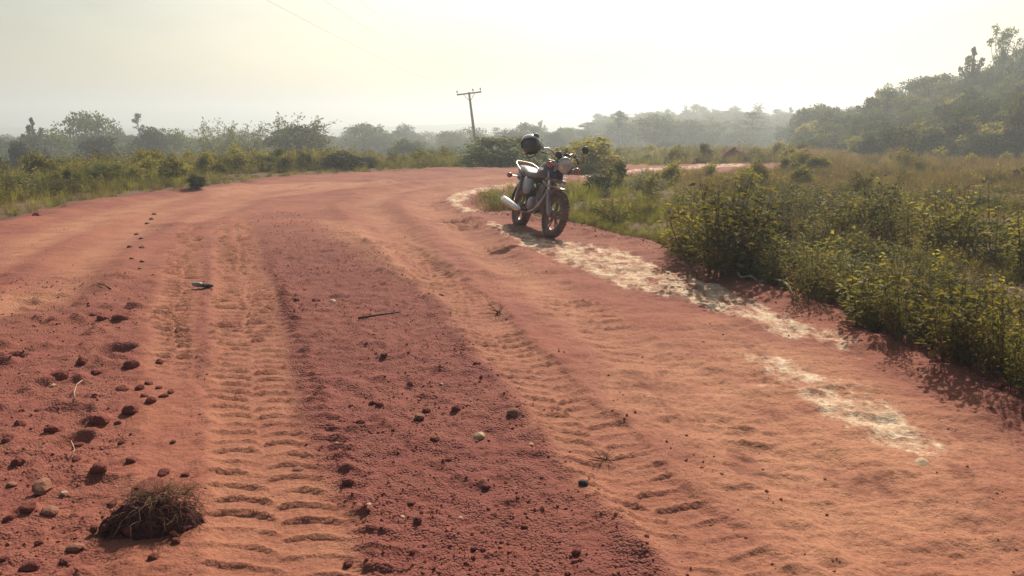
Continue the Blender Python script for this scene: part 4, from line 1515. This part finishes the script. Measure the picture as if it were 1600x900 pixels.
# frame, tank, seat
mb = MB()
mb.tube([(.40, 0, .92), (.36, 0, .76), (.33, .02, .60), (.25, .07, .32), (.1, .09, .27), (-.2, .09, .28), (-.28, .09, .42)], .017, 8)
mb.tube([(.25, -.07, .32), (.1, -.09, .27), (-.2, -.09, .28), (-.28, -.09, .42)], .016, 8)
mb.tube([(.38, 0, .86), (.1, 0, .82), (-.25, 0, .70)], .02, 8)
for sg in (-1, 1):
    mb.tube([(-.18, sg * .09, .71), (-.55, sg * .10, .73), (-.82, sg * .10, .76)], .014, 8)
    mb.tube([(-.28, sg * .09, .42), (-.5, sg * .10, .72)], .014, 8)
    mb.tube([(-.24, sg * .085, .36), (-WB, sg * .085, WR)], .020, 8)
mb.build('frame', M['black'], bike, True)
mb = MB(); mb.lathe([(.03, -.1), (.033, -.09), (.033, .09), (.03, .1)], HEAD_P + Vector((.03, 0, 0)), ax, 14); mb.build('steering_head', M['black'], bike, True)
mb = MB()
mb.loft([(.46, 0, .055, .80, .90), (.44, 0, .095, .775, .965), (.36, 0, .135, .76, 1.02), (.22, 0, .15, .75, 1.03), (.08, 0, .14, .745, .985), (-.06, 0, .11, .74, .90), (-.12, 0, .075, .74, .83)], 20, 2.7)
tk = mb.build('fuel_tank', M['paint'], bike, True)
mb = MB(); mb.lathe([(.035, 0), (.036, .012), (.025, .018), (0, .019)], (.26, 0, 1.028), (0, 0, 1), 18); mb.build('fuel_cap', M['chrome'], tk, True)
for sg in (-1, 1):
    mb = MB(); mb.box((.2, sg * .150, .90), (.16, .006, .035), Euler((sg * R(3), 0, 0)), .3); mb.build('tank_badge', M['chrome'], tk)
mb = MB()
mb.loft([(-.02, 0, .07, .765, .825), (-.1, 0, .105, .75, .85), (-.25, 0, .125, .745, .845), (-.38, 0, .14, .75, .85), (-.48, 0, .145, .76, .885), (-.62, 0, .14, .77, .915), (-.76, 0, .13, .78, .925), (-.82, 0, .09, .80, .90)], 20, 3.2)
mb.build('seat', M['vinyl'], bike, True)
for sg in (-1, 1):
    mb = MB()
    mb.loft([(-.12, sg * .105, .02, .60, .70), (-.18, sg * .115, .028, .52, .735), (-.32, sg * .12, .03, .50, .745), (-.44, sg * .115, .024, .56, .745), (-.5, sg * .11, .014, .64, .74)], 14, 3.0)
    mb.build('side_panel', M['panel'], bike, True)
    mb = MB()
    mb.loft([(-.50, sg * .11, .012, .69, .76), (-.60, sg * .115, .022, .68, .785), (-.75, sg * .11, .022, .70, .80), (-.86, sg * .08, .014, .74, .80)], 12, 3.0)
    mb.build('tail_panel', M['paint'], bike, True)
mb = MB()
mb.tube([(-.45, .15, .78), (-.60, .175, .86), (-.78, .17, .93), (-.90, .12, .97), (-.92, 0, .975), (-.90, -.12, .97), (-.78, -.17, .93), (-.60, -.175, .86), (-.45, -.15, .78)], .0125, 8)
mb.build('grab_rail', M['chrome_dull'], bike, True)
arc_guard((-WB, 0, WR), WR + .06, R(15), R(175), .075).build('rear_mudguard', M['black'], bike, True)
mb = MB(); mb.box((-.93, 0, .77), (.06, .13, .08), None, .3); mb.build('tail_light', M['redlens'], bike)
for sg in (-1, 1):
    ind = empty('indicator', (0, 0, 0)); ind.parent = bike
    mb = MB(); mb.tube([(-.84, sg * .08, .74), (-.84, sg * .20, .74)], .010, 8); mb.build('indicator_stalk', M['chrome_dull'], ind)
    mb = MB(); mb.lathe([(0, .05), (.03, .042), (.040, .01), (.042, -.01), (.03, -.045), (0, -.05)], (-.84, sg * .225, .74), (1, 0, 0), 16); mb.build('indicator_lens', M['amber'], ind, True)
    mb = MB(); mb.tube([(-.52, sg * .14, .74), (-WB + .01, sg * .14, WR + .02)], .02, 8)
    for i in range(10):
        t_ = .15 + .07 * i
        c = Vector((-.52, sg * .14, .74)).lerp(Vector((-WB + .01, sg * .14, WR + .02)), t_)
        mb.lathe([(.02, -.008), (.034, 0), (.02, .008)], c, (-.29, 0, -1), 12)
    mb.build('shock_absorber', M['chrome_dull'], bike, True)
# engine
eng = empty('engine', (0, 0, 0)); eng.parent = bike
mb = MB()
mb.loft([(.22, 0, .06, .33, .42), (.17, 0, .11, .29, .47), (.05, 0, .13, .27, .50), (-.10, 0, .13, .28, .50), (-.2, 0, .11, .30, .47), (-.25, 0, .07, .33, .44)], 16, 3.2)
mb.build('crankcase', M['steel'], eng, True)
mb = MB(); mb.lathe([(.0, .165), (.085, .165), (.10, .15), (.105, .12), (.105, .0)], (.02, 0, .385), (0, -1, 0), 24); mb.build('clutch_cover', M['steel'], eng, True)
mb = MB(); mb.lathe([(.0, .155), (.075, .155), (.09, .14), (.095, .0)], (.04, 0, .385), (0, 1, 0), 24); mb.build('alternator_cover', M['steel'], eng, True)
for i in range(8):
    z_ = .50 + .026 * i
    mb = MB(); mb.box((.13 + .012 * i, 0, z_), (.17, .19 - .004 * i, .010), Euler((0, R(12), 0)), .3); mb.build('cooling_fin', M['steel'], eng)
mb = MB(); mb.box((.175, 0, .60), (.10, .12, .24), Euler((0, R(12), 0)), .15); mb.build('cylinder', M['steel'], eng)
mb = MB(); mb.box((.235, 0, .725), (.17, .17, .07), Euler((0, R(12), 0)), .25); mb.build('cylinder_head', M['steel'], eng)
mb = MB(); mb.lathe([(.03, -.08), (.04, -.03), (.04, .05), (.028, .08)], (.03, 0, .64), (1, 0, .1), 14); mb.build('carburettor', M['steel'], eng, True)
# exhaust on the right-hand side
mb = MB(); mb.tube([(.30, -.03, .70), (.38, -.06, .66), (.42, -.10, .56), (.36, -.14, .42), (.24, -.155, .32), (.08, -.165, .27), (-.15, -.17, .265), (-.30, -.175, .275)], .021, 12)
mb.build('exhaust_pipe', M['chrome_dull'], bike, True)
mb = MB(); mb.lathe([(.021, 0), (.042, .07), (.052, .14), (.056, .5), (.056, .60), (.046, .615), (.030, .615), (.030, .57)], (-.28, -.175, .272), (-1, -.10, .15), 20)
mb.build('muffler', M['chrome'], bike, True)
for sg in (-1, 1):
    mb = MB(); mb.tube([(.02, sg * .10, .275), (.02, sg * .27, .285)], .015, 8); mb.tube([(.02, sg * .17, .284), (.02, sg * .275, .287)], .022, 10)
    mb.build('footpeg', M['black'], bike, True)
mb = MB(); mb.tube([(.10, -.12, .30), (.22, -.15, .27), (.28, -.16, .29)], .010, 8); mb.build('brake_pedal', M['chrome_dull'], bike, True)
mb = MB(); mb.tube([(.02, .09, .28), (-.03, .17, .16), (-.06, .255, .062)], .013, 8); mb.tube([(-.08, .262, .060), (-.03, .262, .060)], .013, 8)
mb.build('side_stand', M['black'], bike, True)
mb = MB(); mb.tube([(-WB, .10, WR), (-.1, .10, .40)], [.045, .04], 10); mb.build('chain_cover', M['black'], bike, True)

# helmet hung over the right grip and mirror
bpy.context.view_layer.update()
grip_w = bike.matrix_world @ (SM @ Vector((.27, -.37, 1.14)))
hel = empty('helmet', grip_w + Vector((-.03, -.03, .045)), (R(12), R(-8), R(-118)))
tag(hel, 'black full-face helmet hung over one end of the handlebar', 'helmet')


def shell(rx, ry, rz_, cut, seg=32, rings=18, hole=True):
    vs, fs, ids = [], [], {}
    for i in range(rings + 1):
        th = math.pi * .80 * i / rings
        for k in range(seg):
            ph = 2 * math.pi * k / seg
            fx_ = math.sin(th) * math.cos(ph); fy_ = math.sin(th) * math.sin(ph); fz_ = math.cos(th)
            chin = 1 + .16 * max(0, fx_) * max(0, -fz_ + .1)
            vs.append((rx * fx_ * chin, ry * fy_, rz_ * fz_))
    for i in range(rings):
        for k in range(seg):
            k2 = (k + 1) % seg
            c = [(vs[q]) for q in (i * seg + k, (i + 1) * seg + k2)]
            mx, my, mz = [(c[0][j] + c[1][j]) / 2 for j in range(3)]
            if hole and mx > .055 and -.048 < mz < .05 and abs(my) < .105:
                continue
            fs.append((i * seg + k, i * seg + k2, (i + 1) * seg + k2, (i + 1) * seg + k))
    return MB().add(vs, fs)


so = shell(.158, .128, .138, 0).build('shell', M['helmet'], hel, True)
sm = so.modifiers.new('thick', 'SOLIDIFY'); sm.thickness = .008
shell(.140, .112, .122, 0, hole=False).build('lining', M['lining'], hel, True)
mb = MB()
vs, fs = [], []
for i in range(7):
    el = R(28 + 6 * i)
    for k in range(17):
        ph = R(-62 + 124 * k / 16)
        vs.append((.170 * math.cos(el) * math.cos(ph), .140 * math.cos(el) * math.sin(ph), .150 * math.sin(el)))
for i in range(6):
    for k in range(16):
        a = i * 17 + k
        fs.append((a, a + 1, a + 18, a + 17))
mb.add(vs, fs)
vo = mb.build('visor', M['visor'], hel, True)
sm = vo.modifiers.new('thick', 'SOLIDIFY'); sm.thickness = .003
mb = MB(); mb.tube([(.02, .10, -.10), (.03, .05, -.17), (.03, -.04, -.18), (.02, -.10, -.10)], .008, 6); mb.build('chin_strap', M['black'], hel, True)

# ------------------------------------------------------------------ clods and stones
ROCKS = {k: [rock_mesh(s + i * 10, M[k], r_, f_, 'rock', 3 if k == 'clod' else 2) for i in range(4)]
         for s, (k, r_, f_) in enumerate((('clod', .5, .72), ('stone_tan', .2, .6), ('stone_pale', .18, .66), ('stone_dark', .2, .8)))}
_rk = 0


def rock(px, py, wpx, mat, label, group=None, flat=1.0):
    global _rk
    _rk += 1
    x, y = gp(px, py)
    z = height_at(x, y)
    w = wpx / FPX * math.hypot(y, CAM_H) * .95
    me = ROCKS[mat][_rk % len(ROCKS[mat])]
    nm = 'dirt_clod' if mat == 'clod' else 'stone'
    o = obj(nm, me)
    o.location = (x, y, z + w * .06 * flat)
    o.rotation_euler = (random.uniform(-.3, .3), random.uniform(-.3, .3), random.uniform(0, 6.28))
    o.scale = (w, w, w * flat)
    return tag(o, label, 'clod' if mat == 'clod' else 'stone', group)


rock(749, 684, 23, 'stone_pale', 'cream stone, brightest of those on the dark gravel strip')
rock(803, 652, 26, 'stone_tan', 'rounded pale stone at the right edge of the gravel strip')
rock(656, 656, 21, 'stone_tan', 'flat tan stone in the middle of the gravel strip')
rock(911, 757, 19, 'stone_dark', 'nearly black stone lying on the right edge of gravel')
rock(713, 643, 18, 'clod', 'reddish clod between the tan stone and the pale rounded stone')
rock(666, 643, 17, 'clod', 'dark clod touching the back of the flat tan stone')
rock(690, 459, 12, 'stone_tan', 'small tan stone on the upper part of right track')
rock(466, 726, 20, 'stone_tan', 'flat stone pressed into the middle of the broad tread print', flat=.5)
rock(311, 556, 14, 'stone_tan', 'pale chip lying between the two left tread prints', flat=.6)
rock(249, 563, 18, 'clod', 'round dark clod at the edge of the narrow left print')
rock(162, 499, 20, 'clod', 'smaller of the two dark clods lying side by side')
rock(189, 499, 30, 'clod', 'larger of the two dark clods lying side by side')
rock(207, 573, 30, 'clod', 'large clod left of the round dark clod')
rock(129, 568, 24, 'clod', 'wedge-shaped clod left of the dark hollow')
rock(91, 593, 32, 'clod', 'broad clod with a white chip leaning on it')
rock(83, 602, 10, 'stone_pale', 'white chip leaning on the broad clod')
rock(68, 769, 38, 'stone_tan', 'long tan stone left of the grassy clod')
rock(100, 774, 16, 'stone_pale', 'little pale stone right of the long tan stone')
rock(80, 804, 28, 'stone_tan', 'angular tan stone below the long tan stone')
rock(45, 804, 26, 'clod', 'clod lying next to the angular tan stone')
rock(118, 857, 28, 'stone_tan', 'tan stone left of the shadow of the grassy clod')
rock(48, 888, 34, 'clod', 'clod at the lower left corner of the photograph')
rock(18, 758, 20, 'stone_tan', 'tan stone nearest the left border')
rock(232, 768, 52, 'clod', 'long slab of red earth lying behind the grassy clod', flat=.55)
rock(240, 875, 18, 'clod', 'small clod in the shadow below the grassy clod')
rock(1557, 626, 20, 'clod', 'lone clod at the foot of the bank near the right border')
rock(1440, 727, 30, 'stone_pale', 'pale lump at the lower end of the white clay streak', flat=.4)
rock(1190, 448, 13, 'stone_pale', 'white chip under the dry branches by the bank')
rock(57, 340, 15, 'clod', 'clod on the left edge of the road near the scrub')
rock(124, 689, 34, 'clod', 'broad low clod in shadow below the heap of dark red clods')
rock(157, 662, 38, 'clod', 'flat wide clod between the heap of clods and the broad low clod')
rock(84, 671, 30, 'clod', 'pointed clod left of the flat wide clod')
rock(31, 664, 22, 'clod', 'clod near the left border level with the pointed clod')
rock(29, 724, 28, 'clod', 'blunt clod near the left border above the long tan stone')
rock(207, 723, 22, 'clod', 'lone clod above the red slab behind the grassy clod')
rock(256, 742, 22, 'clod', 'clod behind the right end of the grassy clod by the tread print')
rock(156, 747, 25, 'clod', 'clod just left of the red slab behind the grassy clod')
rock(18, 813, 27, 'clod', 'clod at the left border between the tan stones')
rock(151, 583, 20, 'clod', 'clod midway between the wedge-shaped clod and the clod heap')
rock(191, 610, 24, 'clod', 'biggest clod at the left end of the dark red heap')
rock(204, 643, 31, 'clod', 'wide clod in front of the dark red heap')
G1 = 'clods heaped left of the narrow tread print'
for p in ((218, 608, 18), (233, 599, 16), (256, 619, 16), (236, 630, 20), (267, 612, 15), (248, 605, 13), (226, 620, 15)):
    rock(*p, 'clod', 'dark red clod in the heap left of the narrow tread print', G1)
G2 = 'clods strewn over the left side of the road'
for p in ((149, 625, 13), (184, 661, 13),
          (7, 877, 14), (102, 878, 20), (145, 494, 11), (10, 690, 18),
          (60, 640, 14), (120, 720, 16), (190, 690, 14), (270, 690, 12), (175, 790, 18), (290, 745, 14), (275, 850, 16), (60, 850, 14), (140, 905, 20)):
    rock(*p, 'clod', 'red-brown clod strewn on the left side of the road', G2)
G3 = 'clods on the dark gravel strip'
for p in ((583, 631, 15), (593, 637, 15), (563, 667, 16), (543, 755, 20), (643, 785, 16), (653, 815, 16), (544, 869, 19), (645, 858, 13),
          (680, 692, 17), (744, 575, 12), (493, 469, 15), (465, 468, 13), (600, 560, 12), (640, 600, 13), (700, 720, 14), (760, 760, 14), (820, 820, 14), (900, 860, 16), (740, 850, 14)):
    rock(*p, 'clod', 'red clod lying loose on the dark gravel strip', G3)
G4 = 'pale chips on the dark gravel strip'
for p in ((629, 806, 10), (577, 792, 10), (719, 806, 9), (520, 468, 15), (525, 690, 9), (690, 600, 8), (830, 700, 10)):
    rock(*p, 'stone_pale', 'small pale chip half sunk in the dark gravel strip', G4, .7)
G5 = 'chips in a line left of the narrow tread print'
for p in ((237, 340, 12), (230, 347, 10), (213, 362, 9), (221, 372, 9), (203, 388, 10), (222, 391, 11), (206, 408, 9), (222, 410, 10), (219, 422, 8), (240, 332, 9)):
    rock(*p, 'stone_tan', 'small chip in the loose line left of narrow tread print', G5)

# loose crumbs nobody could count
PEB = [('pebble', rock_mesh(60 + i, M['crumb'], .5, .75, 'pebble')) for i in range(4)] + [('pebble', rock_mesh(70 + i, M['stone_tan'], .3, .7, 'pebble')) for i in range(2)]
n = 60000
yy = 2.1 + 12 * RNG.uniform(0, 1, n) ** 1.7
xx = RNG.uniform(-1, 1, n) * (yy * .68 + .2)
sdv = road_sd(xx, yy)
ml = lanes(xx, yy)
dn = .9 * ml['g'][0] + .7 * sstep(0, .1, T1L(yy) - xx) * (yy < 8) + .75 * sstep(0, .1, T2L(yy) - xx) * sstep(0, .1, xx - T1R(yy)) + .04
row = np.exp(-((xx - (T3R(yy) + .35 * (T4L(yy) - T3R(yy)))) / .12) ** 2)
dn = np.clip((dn + .18 * row) * (1 - .95 * ml['t2'][0]) * (1 - .9 * ml['t1'][0]) + .4 * np.exp(-((xx - GR(yy)) / .09) ** 2), 0, 1)
dn *= np.clip(.5 + 3 * fbm(xx, yy, 1.8, 3, 95), .05, 1)
k = (RNG.uniform(size=n) < dn) & (sdv > -.2)
bank = np.array([(RNG.uniform(-.25, .25) + a[0] + (b[0] - a[0]) * t, RNG.uniform(-.2, .25) + a[1] + (b[1] - a[1]) * t)
                 for a, b in zip(RIGHT_EDGE[:9], RIGHT_EDGE[1:10]) for t in RNG.uniform(0, 1, 90)])
xx = np.concatenate([xx[k], bank[:, 0]]); yy = np.concatenate([yy[k], bank[:, 1]])
zz = land(xx, yy) + detail(xx, yy, road_sd(xx, yy))[0]
n = len(xx)
s = .0035 + .020 * RNG.uniform(0, 1, n) ** 5 + .0007 * yy
s[-len(bank):] *= 1.4
o = scatter('loose_gravel', np.stack([xx, yy, zz - s * .02], 1), RNG.uniform(0, 6.28, (n, 3)) * np.array([.15, .15, 1]),
            np.stack([s, s, s], 1), np.where(RNG.uniform(size=n) < .94, RNG.integers(0, 4, n), RNG.integers(4, 6, n)), PEB)
tag(o, 'red crumbs and grit loose on the dirt road', 'gravel')


# ------------------------------------------------------------------ dry things lying on the road
def strand(mb, p, d, L, r0, bend=.35, n=6, grav=.0):
    p = np.array(p, float); d = np.array(d, float); d /= np.linalg.norm(d)
    P = [tuple(p)]
    for i in range(n):
        d = d + RNG.normal(size=3) * bend * .4 + np.array([0, 0, -grav])
        d /= np.linalg.norm(d)
        p = p + d * L / n
        P.append(tuple(p))
    mb.tube(P, [r0 * (1 - .75 * i / n) for i in range(n + 1)], 4, False)


# the big clod with dead grass
cx, cy = gp(243, 822)
cz = height_at(cx, cy)
gc = empty('grassy_clod', (cx, cy, cz), (0, 0, .15))
gc.scale = (.86, .9, .85)
tag(gc, 'large earth clod overgrown with dead grass in lower left', 'clod')
g = np.linspace(-1.25, 1.25, 64)
LX, LY = np.meshgrid(g, g)
LQ = np.hypot(LX, LY) * (1 + .55 * fbm(LX + 3, LY, 1.5, 3, 97))
LZ = .15 * np.clip(1 - LQ ** 2.2, 0, 1) ** .75 * (.62 + 1.1 * (fbm(LX, LY, 1.4, 3, 98) + .3)) + .035 * fbm(LX, LY, 5, 3, 99) * (LQ < 1.1) - .07 * (LQ > 1.05)
lump_o = grid_mesh('soil_lump', LX * .185 + .03 * fbm(LX, LY, 4, 2, 96), LY * .115, LZ, np.ones((63, 63), bool), None, M['clod_dark'])
lump_o.parent = gc
def lump_top(q):
    return .150 * math.sqrt(max(0, 1 - q * q * .9)) + .005


mb = MB()
for k in range(260):
    a = RNG.uniform(0, 6.28); q = math.sqrt(RNG.uniform(.05, 1.2))
    b = (math.cos(a) * q * .17 + .03, math.sin(a) * q * .10, lump_top(q))
    strand(mb, b, (math.cos(a) * .7 + RNG.normal() * .6, math.sin(a) * .6 + RNG.normal() * .5, RNG.uniform(.1, 1.3)), RNG.uniform(.06, .19), .0011, .8, 8, .20)
for k in range(5):
    cx_, cy_ = RNG.uniform(-.12, .16), RNG.uniform(-.08, .06)
    for j in range(16):
        strand(mb, (cx_, cy_, lump_top(.5)), (RNG.normal() * .8, RNG.normal() * .6, 1), RNG.uniform(.05, .14), .0013, .9, 7, .25)
mb.build('dead_grass', M['straw'], gc)
mb = MB()  # dark strands, added to imitate the shade on the clod's face
for k in range(280):
    a = RNG.uniform(0, 6.28); q = math.sqrt(RNG.uniform(0, 1.25))
    b = (math.cos(a) * q * .18, math.sin(a) * q * .115, lump_top(q) * RNG.uniform(.3, 1))
    strand(mb, b, (math.cos(a) + RNG.normal() * .7, math.sin(a) * .8 + RNG.normal() * .6, RNG.uniform(-.2, .9)), RNG.uniform(.04, .15), .0014, .9, 6, .22)
mb.build('shade_strands', M['root'], gc)
for k in range(16):
    a = RNG.uniform(0, 6.28); q = RNG.uniform(.75, 1.35)
    o = obj('crumb', ROCKS['clod'][k % 4], gc)
    w = RNG.uniform(.018, .06)
    o.location = (math.cos(a) * q * .19, math.sin(a) * q * .12, w * .1 + max(0, lump_top(q) * .5))
    o.rotation_euler = (RNG.uniform(0, 6), RNG.uniform(0, 6), 0); o.scale = (w, w, w)


def dry_weed(name, px, py, wpx, n, label, mat='twig', up=.5, r=.0022):
    x, y = gp(px, py)
    w = wpx / FPX * y
    mb = MB()
    for k in range(n):
        a = RNG.uniform(0, 6.28)
        strand(mb, (RNG.normal() * .01, RNG.normal() * .01, .008), (math.cos(a), math.sin(a), RNG.uniform(.05, up)), w * RNG.uniform(.3, .65), r, .6, 6, .05)
    o = mb.build(name, M[mat])
    o.location = (x, y, height_at(x, y))
    tag(o, label, 'dry weed')


dry_weed('dry_weed', 945, 718, 62, 16, 'small withered tuft lying on the right tread print', up=.7)
dry_weed('dry_weed', 778, 492, 70, 20, 'reddish withered weed lying across the upper right print', up=.3, r=.0025)
dry_weed('dry_weed', 640, 605, 30, 14, 'tiny withered sprig on the dark gravel strip', up=.5)
dry_weed('dry_weed', 48, 548, 26, 9, 'little forked twig standing near the left border', up=1.6)


def stick(name, pts, r, mat, label, cat):
    P = []
    for (px, py, lift) in pts:
        x, y = gp(px, py)
        P.append((x, y, height_at(x, y) + lift))
    c = np.mean(P, 0)
    mb = MB(); mb.tube([tuple(np.array(p) - c) for p in P], [r * (1 - .5 * i / len(P)) for i in range(len(P))], 6)
    o = mb.build(name, M[mat], None, True)
    o.location = c
    tag(o, label, cat)


stick('twig', [(118, 634, .01), (117, 622, .03), (121, 612, .045), (130, 606, .05)], .004, 'twig_pale', 'bent pale stalk left of the clod heap', 'twig')
stick('twig', [(560, 502, .015), (590, 497, .02), (626, 492, .012)], .010, 'twig', 'thick reddish stick on the upper dark gravel strip', 'twig')
stick('twig', [(110, 722, .01), (118, 714, .03), (113, 703, .05)], .003, 'twig_pale', 'thin curled stalk above the long tan stone', 'twig')
stick('branch', [(1148, 440, .05), (1158, 446, .03), (1172, 449, .05), (1182, 452, .02)], .013, 'twig_pale', 'bleached crooked branch nearest the tall leafy shrub', 'branch')
stick('branch', [(1205, 452, .05), (1222, 460, .08), (1232, 470, .05), (1238, 480, .02)], .011, 'twig_pale', 'bleached branch pointing down the bank at the road', 'branch')
stick('branch', [(1080, 402, .10), (1092, 408, .12), (1105, 411, .09)], .009, 'twig_pale', 'thin pale root sticking from the bank left of tall shrub', 'branch')
stick('branch', [(1120, 398, .3), (1127, 402, .26), (1136, 400, .3)], .008, 'twig_pale', 'thin bent twig caught inside the tall shrub foot', 'branch')
stick('twig', [(154, 449, .012), (165, 454, .02), (174, 457, .01)], .008, 'twig', 'short dark twig above the two dark clods', 'twig')

# the litter between the left prints: a dark flattened bottle with a pale neck
x0, y0 = gp(317, 449)
bt = empty('crushed_bottle', (x0, y0, height_at(x0, y0) + .025), (0, 0, R(-22)))
tag(bt, 'small dark piece of litter with a pale end between tread prints', 'litter')
mb = MB(); mb.lathe([(0, .0), (.018, .003), (.026, .02), (.024, .06), (.027, .10), (.018, .125), (.0, .128)], (-.01, 0, 0), (1, 0, .03), 14); q = mb.build('body', M['stone_dark'], bt, True)
q.scale = (1, 1, .7)
mb = MB(); mb.lathe([(0, .105), (.017, .103), (.020, .08), (.026, .05), (.022, .0), (.0, -.005)], (-.015, 0, 0), (-1, 0, .02), 14); q = mb.build('pale_end', M['cloudy'], bt, True)

# ------------------------------------------------------------------ haze: one closed box of even air round everything
hz, nt, out = new_mat('haze_air')
vol = N(nt, 'ShaderNodeVolumePrincipled')
vol.inputs['Color'].default_value = (.82, .90, .93, 1)
vol.inputs['Density'].default_value = HAZE_DENSITY
vol.inputs['Anisotropy'].default_value = .5
nt.links.new(vol.outputs[0], out.inputs['Volume'])
x0, x1, y0, y1, z0, z1 = -1250, 1250, -400, 1250, -16, 27
me = bpy.data.meshes.new('haze')
me.from_pydata([(x, y, z) for z in (z0, z1) for y in (y0, y1) for x in (x0, x1)], [],
               [(0, 2, 3, 1), (4, 5, 7, 6), (0, 1, 5, 4), (1, 3, 7, 5), (3, 2, 6, 7), (2, 0, 4, 6)])
me.materials.append(hz)
o = obj('haze', me)
tag(o, kind='stuff')
